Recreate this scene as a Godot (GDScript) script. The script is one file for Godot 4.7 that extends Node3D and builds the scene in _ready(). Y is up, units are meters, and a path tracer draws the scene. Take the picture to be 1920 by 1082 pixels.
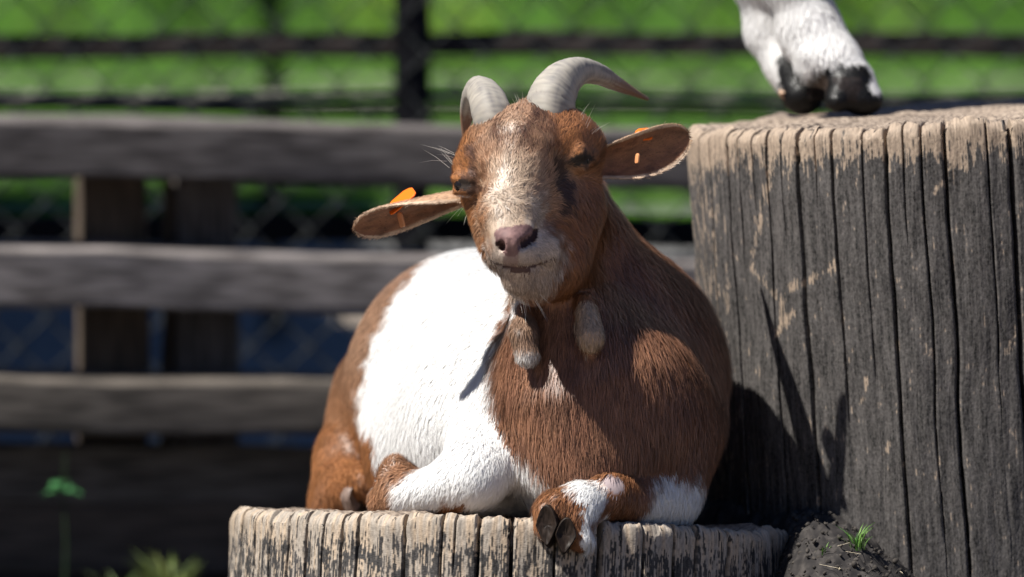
extends Node3D
# A dwarf goat resting on a cut log, beside a taller log with another goat's feet on it; fences and lawn behind.

const SUN_TOWARDS := Vector3(1.17, -1.95, -0.52)
var rng := RandomNumberGenerator.new()
var wob := FastNoiseLite.new()      # fine wobble
var broad := FastNoiseLite.new()    # broad variation

func _ready() -> void:
	rng.seed = 7
	var cam := Camera3D.new()
	cam.name = "camera"
	add_child(cam)
	cam.position = Vector3(0, 0.91696, 6)
	cam.rotation_degrees = Vector3(-3.5, 0, 0)
	var lens := CameraAttributesPhysical.new()
	lens.frustum_focal_length = 226.0
	lens.frustum_focus_distance = 5.98
	lens.exposure_aperture = 3.6
	lens.frustum_far = 400.0
	cam.attributes = lens
	cam.fov = 6.0620
	cam.near = 0.05
	cam.far = 400.0
	var env := Environment.new()
	env.background_mode = Environment.BG_SKY
	var skym := ProceduralSkyMaterial.new()
	skym.sky_top_color = Color(0.27, 0.40, 0.62)
	skym.sky_horizon_color = Color(0.60, 0.67, 0.75)
	skym.ground_horizon_color = Color(0.26, 0.25, 0.21)
	skym.ground_bottom_color = Color(0.12, 0.12, 0.10)
	skym.sky_energy_multiplier = 1.0
	var sky := Sky.new()
	sky.sky_material = skym
	env.sky = sky
	env.background_energy_multiplier = 0.50
	env.tonemap_mode = Environment.TONE_MAPPER_LINEAR
	env.tonemap_exposure = 1.8
	env.sdfgi_enabled = true
	env.ssao_enabled = true
	env.ssil_enabled = true
	var we := WorldEnvironment.new()
	we.environment = env
	add_child(we)
	var sun := DirectionalLight3D.new()
	sun.name = "sun"
	add_child(sun)
	sun.look_at_from_position(Vector3.ZERO, SUN_TOWARDS, Vector3.UP)
	sun.light_energy = 1.6
	sun.light_angular_distance = 0.5
	sun.light_color = Color(1.0, 0.985, 0.955)
	sun.shadow_enabled = true
	wob.noise_type = FastNoiseLite.TYPE_SIMPLEX
	wob.frequency = 1.0
	wob.seed = 3
	wob.fractal_type = FastNoiseLite.FRACTAL_NONE
	broad.noise_type = FastNoiseLite.TYPE_SIMPLEX
	broad.frequency = 1.0
	broad.seed = 11
	broad.fractal_octaves = 3
	build_setting()
	build_logs()
	build_resting_goat()
	build_standing_goat()
	build_small_things()

# ---------- helpers ----------
func thing(called: String, label: String, category: String, at := Vector3.ZERO, group := "") -> Node3D:
	var o := Node3D.new()
	o.name = called
	add_child(o, true)
	o.position = at
	o.set_meta("label", label)
	o.set_meta("category", category)
	if group:
		o.set_meta("group", group)
	return o

func put(called: String, mesh: Mesh, mat: Material, parent: Node3D = null) -> MeshInstance3D:
	var o := MeshInstance3D.new()
	o.name = called
	o.mesh = mesh
	o.material_override = mat
	if parent == null:
		add_child(o, true)
	else:
		parent.add_child(o, true)
	return o

func structure(o: Node) -> void:
	o.set_meta("kind", "structure")

func plain(c: Color, rough := 0.8, spec := 0.4) -> StandardMaterial3D:
	var m := StandardMaterial3D.new()
	m.albedo_color = c.linear_to_srgb()
	m.roughness = rough
	m.metallic_specular = spec
	return m

func tinted(rough := 0.6, spec := 0.35) -> StandardMaterial3D:
	var m := StandardMaterial3D.new()
	m.vertex_color_use_as_albedo = true
	m.roughness = rough
	m.metallic_specular = spec
	return m

func noise_tex(freq: float, sd: int, colors: Array, size := 512, octaves := 4) -> NoiseTexture2D:
	var n := FastNoiseLite.new()
	n.noise_type = FastNoiseLite.TYPE_SIMPLEX
	n.seed = sd
	n.frequency = freq
	n.fractal_octaves = octaves
	var t := NoiseTexture2D.new()
	t.width = size
	t.height = size
	t.seamless = true
	t.noise = n
	var g := Gradient.new()
	var off := PackedFloat32Array()
	var cs := PackedColorArray()
	for i in colors.size():
		off.append(colors[i][0])
		cs.append((colors[i][1] as Color).linear_to_srgb())
	g.offsets = off
	g.colors = cs
	t.color_ramp = g
	return t

func textured(tex: Texture2D, scale: Vector3, rough := 0.85, spec := 0.25) -> StandardMaterial3D:
	var m := StandardMaterial3D.new()
	m.albedo_texture = tex
	m.uv1_triplanar = true
	m.uv1_scale = scale
	m.roughness = rough
	m.metallic_specular = spec
	return m

func arrays_mesh(v: PackedVector3Array, n: PackedVector3Array, idx: PackedInt32Array, c := PackedColorArray(), uv := PackedVector2Array()) -> ArrayMesh:
	var a := []
	a.resize(Mesh.ARRAY_MAX)
	a[Mesh.ARRAY_VERTEX] = v
	a[Mesh.ARRAY_NORMAL] = n
	a[Mesh.ARRAY_INDEX] = idx
	if c.size():
		a[Mesh.ARRAY_COLOR] = c
	if uv.size():
		a[Mesh.ARRAY_TEX_UV] = uv
	var m := ArrayMesh.new()
	m.add_surface_from_arrays(Mesh.PRIMITIVE_TRIANGLES, a)
	return m

func smooth_normals(v: PackedVector3Array, idx: PackedInt32Array) -> PackedVector3Array:
	var n := PackedVector3Array()
	n.resize(v.size())
	for t in range(0, idx.size(), 3):
		var a := idx[t]
		var b := idx[t + 1]
		var c := idx[t + 2]
		var f := (v[c] - v[a]).cross(v[b] - v[a])
		n[a] += f
		n[b] += f
		n[c] += f
	for i in n.size():
		n[i] = n[i].normalized()
	return n

# a grid of points (rows x cols, row-major) as a smooth sheet; wrap joins the last column to the first
func grid_mesh(v: PackedVector3Array, rows: int, cols: int, wrap: bool, flip := false, c := PackedColorArray(), uv := PackedVector2Array()) -> ArrayMesh:
	var idx := PackedInt32Array()
	for r in rows - 1:
		for k in (cols if wrap else cols - 1):
			var a := r * cols + k
			var b := r * cols + (k + 1) % cols
			var d := a + cols
			var e := b + cols
			if flip:
				idx.append_array([a, d, b, b, d, e])
			else:
				idx.append_array([a, b, d, b, e, d])
	return arrays_mesh(v, smooth_normals(v, idx), idx, c, uv)

func tube(path: PackedVector3Array, radius: PackedFloat32Array, sides := 10, squash := 1.0) -> ArrayMesh:
	var v := PackedVector3Array()
	var x := Vector3.ZERO
	for i in path.size():
		var t := (path[mini(i + 1, path.size() - 1)] - path[maxi(i - 1, 0)]).normalized()
		if i == 0:
			x = t.cross(Vector3(0.13, 0.2, 0.97)).normalized()
		x = (x - t * x.dot(t)).normalized()
		var y := t.cross(x)
		for s in sides:
			var a := TAU * s / sides
			v.append(path[i] + (x * cos(a) + y * sin(a) * squash) * radius[i])
	return grid_mesh(v, path.size(), sides, true, true)

func spline(pts: Array, steps: int) -> PackedVector3Array:
	var out := PackedVector3Array()
	for i in pts.size() - 1:
		var p0: Vector3 = pts[maxi(i - 1, 0)]
		var p1: Vector3 = pts[i]
		var p2: Vector3 = pts[i + 1]
		var p3: Vector3 = pts[mini(i + 2, pts.size() - 1)]
		for s in steps:
			out.append(p1.cubic_interpolate(p2, p0, p3, float(s) / steps))
	out.append(pts[-1])
	return out

func spline_f(vals: Array, steps: int) -> PackedFloat32Array:
	var out := PackedFloat32Array()
	for i in vals.size() - 1:
		for s in steps:
			out.append(lerpf(vals[i], vals[i + 1], float(s) / steps))
	out.append(vals[-1])
	return out

# a squared timber with rounded long edges, slightly uneven, running along x from 0 to len
func timber(length: float, h: float, d: float, bevel: float, sd: int, steps := 24) -> ArrayMesh:
	var prof := []
	for q in 4:
		var cx: float = [1, -1, -1, 1][q] * (d / 2 - bevel)
		var cy: float = [1, 1, -1, -1][q] * (h / 2 - bevel)
		for s in 4:
			var a := PI / 2 * (q + s / 3.0)
			prof.append(Vector2(cx + cos(a) * bevel, cy + sin(a) * bevel))
	var v := PackedVector3Array()
	var n := prof.size()
	for i in steps + 3:
		var u := clampf(float(i - 1) / steps, 0, 1)
		var shrink := 0.0 if i == 0 or i == steps + 2 else 1.0
		for k in n:
			var w := wob.get_noise_3d(u * length * 3.0 + sd * 17, k * 0.35, sd) * 0.004
			var p: Vector2 = prof[k] * shrink
			v.append(Vector3(u * length, p.y + w + broad.get_noise_2d(u * length * 0.8, sd * 9.0) * 0.008, p.x + w))
	return grid_mesh(v, steps + 3, n, true, false)

# ---------- soft bodies: tapered capsules joined with a smooth minimum, meshed as surface nets ----------
var fa := PackedVector3Array()
var fb := PackedVector3Array()
var fi := PackedFloat32Array()
var fr := PackedFloat32Array()
var fd := PackedFloat32Array()
var fk := PackedFloat32Array()
var fdir := PackedVector3Array()
var flen := PackedFloat32Array()
var ca := PackedVector3Array()
var cb := PackedVector3Array()
var ci := PackedFloat32Array()
var cr := PackedFloat32Array()
var ck := PackedFloat32Array()
# the mesh being gathered, with what the fur needs at every vertex
var gv := PackedVector3Array()
var gn := PackedVector3Array()
var gi := PackedInt32Array()
var gc := PackedColorArray()
var gdir := PackedVector3Array()
var glen := PackedFloat32Array()
var gden := PackedFloat32Array()

func clear_field() -> void:
	for a in [fa, fb, fi, fr, fd, fk, fdir, flen, ca, cb, ci, cr, ck, gv, gn, gi, gc, gdir, glen, gden]:
		a.clear()

func limb(a: Vector3, ra: float, b: Vector3, rb: float, k: float, dir: Vector3, hair: float) -> void:
	fa.append(a)
	fb.append(b - a)
	fi.append(1.0 / maxf((b - a).length_squared(), 1e-9))
	fr.append(ra)
	fd.append(rb - ra)
	fk.append(k)
	fdir.append(dir.normalized())
	flen.append(hair)

func carve(a: Vector3, b: Vector3, r: float, k: float) -> void:
	ca.append(a)
	cb.append(b - a)
	ci.append(1.0 / maxf((b - a).length_squared(), 1e-9))
	cr.append(r)
	ck.append(k)

func prim(i: int, p: Vector3) -> float:
	var q := p - fa[i]
	var h := clampf(q.dot(fb[i]) * fi[i], 0.0, 1.0)
	return (q - fb[i] * h).length() - fr[i] - fd[i] * h

func field(p: Vector3, list: PackedInt32Array, cuts: PackedInt32Array) -> float:
	var d := 1.0
	for i in list:
		var q := p - fa[i]
		var h := clampf(q.dot(fb[i]) * fi[i], 0.0, 1.0)
		var e := (q - fb[i] * h).length() - fr[i] - fd[i] * h
		var k := fk[i]
		var s := k - absf(d - e)
		d = minf(d, e)
		if s > 0.0:
			d -= s * s / (4.0 * k)
	for i in cuts:
		var q := p - ca[i]
		var h := clampf(q.dot(cb[i]) * ci[i], 0.0, 1.0)
		var e := cr[i] - (q - cb[i] * h).length()
		var k := ck[i]
		var s := k - absf(d - e)
		d = maxf(d, e)
		if s > 0.0:
			d += s * s / (4.0 * k)
	return d

func mesh_field(box: AABB, cell: float, holes: Array) -> void:
	var nb := Vector3i(ceili(box.size.x / cell / 4.0), ceili(box.size.y / cell / 4.0), ceili(box.size.z / cell / 4.0))
	var nx := nb.x * 4 + 1
	var ny := nb.y * 4 + 1
	var nz := nb.z * 4 + 1
	var sy := nx
	var sz := nx * ny
	var val := PackedFloat32Array()
	val.resize(nx * ny * nz)
	val.fill(9.0)
	var where := PackedInt32Array()
	where.resize(nx * ny * nz)
	where.fill(-1)
	var half := cell * 4.0 * 0.8661
	var blocks: Array[Vector3i] = []
	var every := PackedInt32Array(range(fa.size()))
	var none := PackedInt32Array()
	for bz in nb.z:
		for by in nb.y:
			for bx in nb.x:
				var c := box.position + Vector3(bx + 0.5, by + 0.5, bz + 0.5) * cell * 4.0
				var d := field(c, every, none)
				if d > half or d < -half - 0.03:
					continue
				var skip := false
				for h: AABB in holes:
					if h.grow(-half).has_point(c):
						skip = true
				if skip:
					continue
				var near := PackedInt32Array()
				for i in every:
					if prim(i, c) < d + 2.0 * half + fk[i] + 0.012:
						near.append(i)
				var cuts := PackedInt32Array()
				for i in ca.size():
					var q := c - ca[i]
					var h := clampf(q.dot(cb[i]) * ci[i], 0.0, 1.0)
					if (q - cb[i] * h).length() < cr[i] + ck[i] + half:
						cuts.append(i)
				blocks.append(Vector3i(bx, by, bz))
				for z in 5:
					for y in 5:
						var at := (bz * 4 + z) * sz + (by * 4 + y) * sy + bx * 4
						for x in 5:
							if val[at + x] == 9.0:
								val[at + x] = field(box.position + Vector3(bx * 4 + x, by * 4 + y, bz * 4 + z) * cell, near, cuts)
	var off := PackedInt32Array([0, 1, sy, sy + 1, sz, sz + 1, sz + sy, sz + sy + 1])
	var cells := PackedInt32Array()
	var e0 := [0, 2, 4, 6, 0, 1, 4, 5, 0, 1, 2, 3]
	var e1 := [1, 3, 5, 7, 2, 3, 6, 7, 4, 5, 6, 7]
	for b in blocks:
		for z in 4:
			for y in 4:
				for x in 4:
					var at := (b.z * 4 + z) * sz + (b.y * 4 + y) * sy + b.x * 4 + x
					var inside := 0
					for o in off:
						if val[at + o] < 0.0:
							inside += 1
					if inside == 0 or inside == 8:
						continue
					var base := box.position + Vector3(b.x * 4 + x, b.y * 4 + y, b.z * 4 + z) * cell
					var mid := base + Vector3(cell, cell, cell) * 0.5
					var skip := false
					for h: AABB in holes:
						if h.has_point(mid):
							skip = true
					if skip:
						continue
					var s := Vector3.ZERO
					var n := 0
					for e in 12:
						var i0: int = e0[e]
						var i1: int = e1[e]
						var v0 := val[at + off[i0]]
						var v1 := val[at + off[i1]]
						if (v0 < 0.0) != (v1 < 0.0):
							var t := v0 / (v0 - v1)
							s += Vector3(i0 & 1, (i0 >> 1) & 1, i0 >> 2).lerp(Vector3(i1 & 1, (i1 >> 1) & 1, i1 >> 2), t)
							n += 1
					var g := Vector3.ZERO
					for i in 8:
						g += Vector3((i & 1) * 2 - 1, ((i >> 1) & 1) * 2 - 1, (i >> 2) * 2 - 1) * val[at + off[i]]
					where[at] = gv.size()
					gv.append(base + s / n * cell)
					gn.append(g.normalized())
					cells.append(at)
	var axes := [[1, sy, sz], [sy, sz, 1], [sz, 1, sy]]
	for at in cells:
		for ax in axes:
			var u: int = ax[0]
			var v: int = ax[1]
			var w: int = ax[2]
			if (val[at] < 0.0) == (val[at + u] < 0.0):
				continue
			if at - v - w < 0:
				continue
			var a := where[at]
			var b := where[at - v]
			var c := where[at - v - w]
			var d := where[at - w]
			if a < 0 or b < 0 or c < 0 or d < 0:
				continue
			var f := (gv[c] - gv[a]).cross(gv[b] - gv[a])
			if f.dot(gn[a] + gn[c]) > 0.0:
				gi.append_array([a, b, c, a, c, d])
			else:
				gi.append_array([a, c, b, a, d, c])

# hair direction and length at the vertices from `from` on, blended from the nearest limbs
func flow_from_limbs(from: int) -> void:
	gdir.resize(gv.size())
	glen.resize(gv.size())
	gden.resize(gv.size())
	gc.resize(gv.size())
	var n := fa.size()
	for v in range(from, gv.size()):
		var p := gv[v]
		var d := Vector3.ZERO
		var l := 0.0
		var ws := 0.0
		for i in n:
			var q := p - fa[i]
			var h := clampf(q.dot(fb[i]) * fi[i], 0.0, 1.0)
			var e := (q - fb[i] * h).length() - fr[i] - fd[i] * h
			if e < 0.04:
				var w := exp(-e * 160.0)
				d += fdir[i] * w
				l += flen[i] * w
				ws += w
		gdir[v] = d.normalized()
		glen[v] = l / ws
		gden[v] = 1.0

# blades of hair: each is a flat tapered strip of three triangles
var hv := PackedVector3Array()
var hn := PackedVector3Array()
var hc := PackedColorArray()
var hi := PackedInt32Array()

func hair(p: Vector3, n: Vector3, dir: Vector3, length: float, lift: float, width: float, c: Color, tip: Color, bend: Vector3) -> void:
	var t := dir - n * dir.dot(n)
	if t.length_squared() < 1e-6:
		t = n.cross(Vector3(0.3, 0.5, 0.8))
	t = t.normalized()
	var side := n.cross(t)
	var d0 := (t + n * lift).normalized()
	var d1 := (t + n * lift * 0.35 + bend).normalized()
	var m := p + d0 * length * 0.5
	var e := m + d1 * length * 0.5
	var b := hv.size()
	p -= n * 0.0012
	hv.append(p - side * width)
	hv.append(p + side * width)
	hv.append(m - side * width * 0.8)
	hv.append(m + side * width * 0.8)
	hv.append(e)
	var n1 := (d0.cross(side) * signf(d0.cross(side).dot(n)) + n * 0.6).normalized()
	hn.append(n1)
	hn.append(n1)
	hn.append(n1)
	hn.append(n1)
	hn.append(n1)
	hc.append(c)
	hc.append(c)
	hc.append(c)
	hc.append(c)
	hc.append(tip)
	hi.append(b)
	hi.append(b + 1)
	hi.append(b + 2)
	hi.append(b + 1)
	hi.append(b + 3)
	hi.append(b + 2)
	hi.append(b + 2)
	hi.append(b + 3)
	hi.append(b + 4)

# hairs per square metre for the whole gathered mesh; the far side, which shows only at its edge, gets fewer
func grow_fur(density: float, width: float) -> void:
	var eye := Vector3(0, 0.9, 6)
	for t in range(0, gi.size(), 3):
		var a := gi[t]
		var b := gi[t + 1]
		var c := gi[t + 2]
		var den := (gden[a] + gden[b] + gden[c]) / 3.0
		if den < 0.02:
			continue
		var pa := gv[a]
		var ab := gv[b] - pa
		var ac := gv[c] - pa
		var area := ab.cross(ac).length() * 0.5
		var facing := gn[a].dot((eye - pa).normalized())
		var share := 1.0 if facing > -0.25 else 0.22
		var many := int(area * density * den * share + rng.randf())
		for k in many:
			var u := rng.randf()
			var v := rng.randf()
			if u + v > 1.0:
				u = 1.0 - u
				v = 1.0 - v
			var p := pa + ab * u + ac * v
			var n := (gn[a] * (1.0 - u - v) + gn[b] * u + gn[c] * v).normalized()
			var pick := rng.randf()
			var at := a if pick < 1.0 - u - v else (b if pick < 1.0 - v else c)
			var l := glen[at] * rng.randf_range(0.55, 1.2)
			var q := p * 130.0
			var clump := Vector3(wob.get_noise_3dv(q), wob.get_noise_3d(q.y + 40.0, q.z, q.x), wob.get_noise_3d(q.z, q.x + 90.0, q.y))
			var dir := gdir[at] + clump * 0.36 + Vector3(rng.randf() - 0.5, rng.randf() - 0.5, rng.randf() - 0.5) * 0.30
			var lane := p * 330.0
			lane -= gdir[at] * lane.dot(gdir[at]) * 0.86
			var tone := rng.randf_range(0.70, 1.25) * (1.0 + wob.get_noise_3dv(lane) * 0.42 + broad.get_noise_3dv(p * 30.0) * 0.2)
			var col := gc[at]
			tone = lerpf(tone, 1.0, smoothstep(0.45, 0.75, col.g) * 0.7)
			col = Color(minf(col.r * tone, 0.86), minf(col.g * tone, 0.85), minf(col.b * tone, 0.84))
			var tip := Color(minf(col.r * 1.15 + 0.012, 0.88), minf(col.g * 1.15 + 0.01, 0.87), minf(col.b * 1.15 + 0.008, 0.86))
			hair(p, n, dir, l, rng.randf_range(0.10, 0.40), width * rng.randf_range(0.7, 1.2) * (0.75 if l < 0.009 else 1.0), col, tip, Vector3(0, -0.22, 0))

func near_seg(p: Vector3, a: Vector3, b: Vector3) -> float:
	var ab := b - a
	var h := clampf((p - a).dot(ab) / maxf(ab.length_squared(), 1e-9), 0.0, 1.0)
	return (p - a - ab * h).length()

func near_flat(p: Vector3, a: Vector3, b: Vector3) -> float:
	return near_seg(Vector3(p.x, p.y, 0), Vector3(a.x, a.y, 0), Vector3(b.x, b.y, 0))

func patch(c: Color, with: Color, d: float, r: float, soft: float) -> Color:
	return c.lerp(with, 1.0 - smoothstep(r - soft, r + soft, d))

# fur markings of the resting goat
func coat(p: Vector3) -> Color:
	var j := Vector3(wob.get_noise_3dv(p * 60.0), wob.get_noise_3dv(p * 60.0 + Vector3(50, 0, 0)), 0) * 0.007
	p += j
	var brown := Color(0.215, 0.102, 0.060)
	var ginger := Color(0.30, 0.128, 0.050)
	var white := Color(0.83, 0.825, 0.81)
	var cream := Color(0.45, 0.34, 0.25)
	var tan := Color(0.34, 0.20, 0.125)
	var dark := Color(0.035, 0.022, 0.018)
	var c := brown.lerp(Color(0.30, 0.150, 0.086), clampf(broad.get_noise_3dv(p * 14.0) + 0.35, 0, 1))
	# flank
	var front := Vector2(p.x, p.y).distance_to(Vector2(0.1273, 0.4470))
	var neck := near_seg(p, Vector3(0.1323, 0.5065, -0.1300), Vector3(0.0478, 0.6403, -0.1000))
	if p.x < 0.1216 and neck > 0.10:
		c = c.lerp(white, smoothstep(0.143, 0.151, front if p.z > -0.27 else 0.3))
	var rear := (Vector2(p.x, p.y) - Vector2(0.0160, 0.3538)).length() if p.y < 0.3538 else ((Vector2(p.x, p.y) - Vector2(0.0160, 0.3538)) * Vector2(1.0, 0.80)).length()
	if p.z < -0.18 and p.x < 0.0255:
		c = c.lerp(tan.lerp(ginger, clampf((0.4562 - p.y) * 9.0, 0, 1)), smoothstep(0.192, 0.200, rear))
	# lower chest
	c = patch(c, white, near_flat(p, Vector3(0.0030, 0.3470, -0.0300), Vector3(0.0178, 0.3004, -0.0200)), 0.030 if p.z > -0.2 else 0.0, 0.010)
	# folded foreleg
	if p.x < -0.0088 and p.y < 0.3735 and p.z > -0.2:
		c = white
		c = patch(c, ginger.lerp(tan, 0.5), near_seg(p, Vector3(-0.1256, 0.3577, -0.0300), Vector3(-0.1446, 0.3053, -0.0300)), 0.027, 0.005)
		c = patch(c, ginger, near_flat(p, Vector3(-0.0755, 0.2989, 0.0000), Vector3(-0.0601, 0.3054, 0.0000)), 0.012, 0.004)
	if near_seg(p, Vector3(-0.1578, 0.3906, -0.5600), Vector3(-0.2100, 0.2824, -0.3800)) < 0.058 and p.x < -0.1647:
		c = ginger.lerp(tan, 0.4)
	# hind foot
	if p.z < -0.22 and p.x < -0.1547 and p.y < 0.3668:
		c = ginger
	# stretched foreleg
	if p.x > 0.0177 and p.y < 0.3676 and p.z > -0.12:
		c = patch(c, white, near_seg(p, Vector3(0.1793, 0.3133, -0.0400), Vector3(0.1488, 0.3133, -0.0100)), 0.040, 0.005)
		c = patch(c, ginger.lerp(brown, 0.45), near_flat(p, Vector3(0.1125, 0.3384, 0.0350), Vector3(0.1114, 0.3060, 0.0350)), 0.024, 0.005)
		c = patch(c, white, near_flat(p, Vector3(0.0830, 0.3240, 0.0500), Vector3(0.0689, 0.3327, 0.0550)), 0.019, 0.005)
		c = patch(c, white, near_seg(p, Vector3(0.0936, 0.3193, 0.0500), Vector3(0.0946, 0.2939, 0.0600)), 0.010, 0.004)
		if p.x < 0.0769:
			c = patch(c, ginger.lerp(brown, 0.35), near_seg(p, Vector3(0.0465, 0.3077, 0.0800), Vector3(0.0668, 0.2883, 0.0900)), 0.034, 0.006)
	# head
	if p.y > 0.5390 and p.x < 0.1175 and p.z > -0.13:
		var hc0 := ginger.lerp(brown, 0.4 * clampf((p.x - 0.0000) * 7.0, 0, 1))
		c = patch(c, hc0, p.distance_to(Vector3(0.0146, 0.6516, 0.0200)), 0.13, 0.03)
		if p.z > -0.04:
			var rust := ginger.lerp(brown, 0.25)
			c = patch(c, tan, near_flat(p, Vector3(0.0146, 0.7306, 0.0200), Vector3(0.0146, 0.6930, 0.0300)), 0.062, 0.02)
			c = patch(c, rust, near_flat(p, Vector3(0.0734, 0.7212, 0.0000), Vector3(0.0587, 0.7359, 0.0000)), 0.020, 0.012)
			c = patch(c, ginger, near_flat(p, Vector3(-0.0517, 0.6918, 0.0000), Vector3(-0.0441, 0.6330, 0.0000)), 0.016, 0.008)
			c = patch(c, tan.lerp(cream, 0.5), near_flat(p, Vector3(0.0029, 0.7261, 0.0600), Vector3(-0.0202, 0.7243, 0.0950)), 0.007, 0.014)
			c = patch(c, cream, near_flat(p, Vector3(0.0012, 0.6766, 0.0600), Vector3(-0.0069, 0.6259, 0.0950)), 0.024, 0.016)
			c = patch(c, Color(0.50, 0.40, 0.315), near_flat(p, Vector3(-0.0087, 0.6600, 0.0800), Vector3(-0.0104, 0.6308, 0.1000)), 0.010, 0.014)
			c = patch(c, Color(0.46, 0.37, 0.30), near_flat(p, Vector3(0.0232, 0.6455, 0.0800), Vector3(0.0278, 0.6136, 0.0800)), 0.010, 0.008)
			c = patch(c, Color(0.50, 0.41, 0.345), near_flat(p, Vector3(-0.0058, 0.5880, 0.0900), Vector3(0.0320, 0.5904, 0.0600)), 0.026, 0.008)
			c = patch(c, Color(0.45, 0.35, 0.28), near_flat(p, Vector3(0.0029, 0.5677, 0.0900), Vector3(0.0262, 0.5659, 0.0600)), 0.022, 0.010)
			c = patch(c, dark.lerp(brown, 0.40), near_flat(p, Vector3(0.0364, 0.7506, 0.0000), Vector3(0.0146, 0.7134, 0.0300)), 0.0085, 0.006)
			c = patch(c, dark.lerp(brown, 0.55), near_flat(p, Vector3(0.0515, 0.6984, 0.0200), Vector3(0.0410, 0.7306, 0.0200)), 0.006, 0.006)
			c = patch(c, dark.lerp(brown, 0.60), near_flat(p, Vector3(-0.0246, 0.7306, 0.0200), Vector3(-0.0129, 0.7131, 0.0200)), 0.006, 0.006)
			c = patch(c, dark.lerp(brown, 0.20), near_flat(p, Vector3(0.0514, 0.6824, 0.0300), Vector3(0.0584, 0.6475, 0.0350)), 0.0085, 0.005)
			c = patch(c, dark.lerp(brown, 0.35), near_flat(p, Vector3(-0.0445, 0.6984, 0.0200), Vector3(-0.0397, 0.6754, 0.0300)), 0.0070, 0.005)
			c = patch(c, dark.lerp(brown, 0.3), near_flat(p, Vector3(-0.0468, 0.6656, 0.0200), Vector3(-0.0374, 0.6614, 0.0300)), 0.0075, 0.004)
			c = patch(c, dark.lerp(brown, 0.15), near_flat(p, Vector3(0.0597, 0.6891, 0.0200), Vector3(0.0870, 0.6934, -0.0050)), 0.0065, 0.004)
			c = patch(c, ginger, near_flat(p, Vector3(0.0656, 0.7066, 0.0200), Vector3(0.0573, 0.7152, 0.0300)), 0.011, 0.007)
	return c

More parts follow.
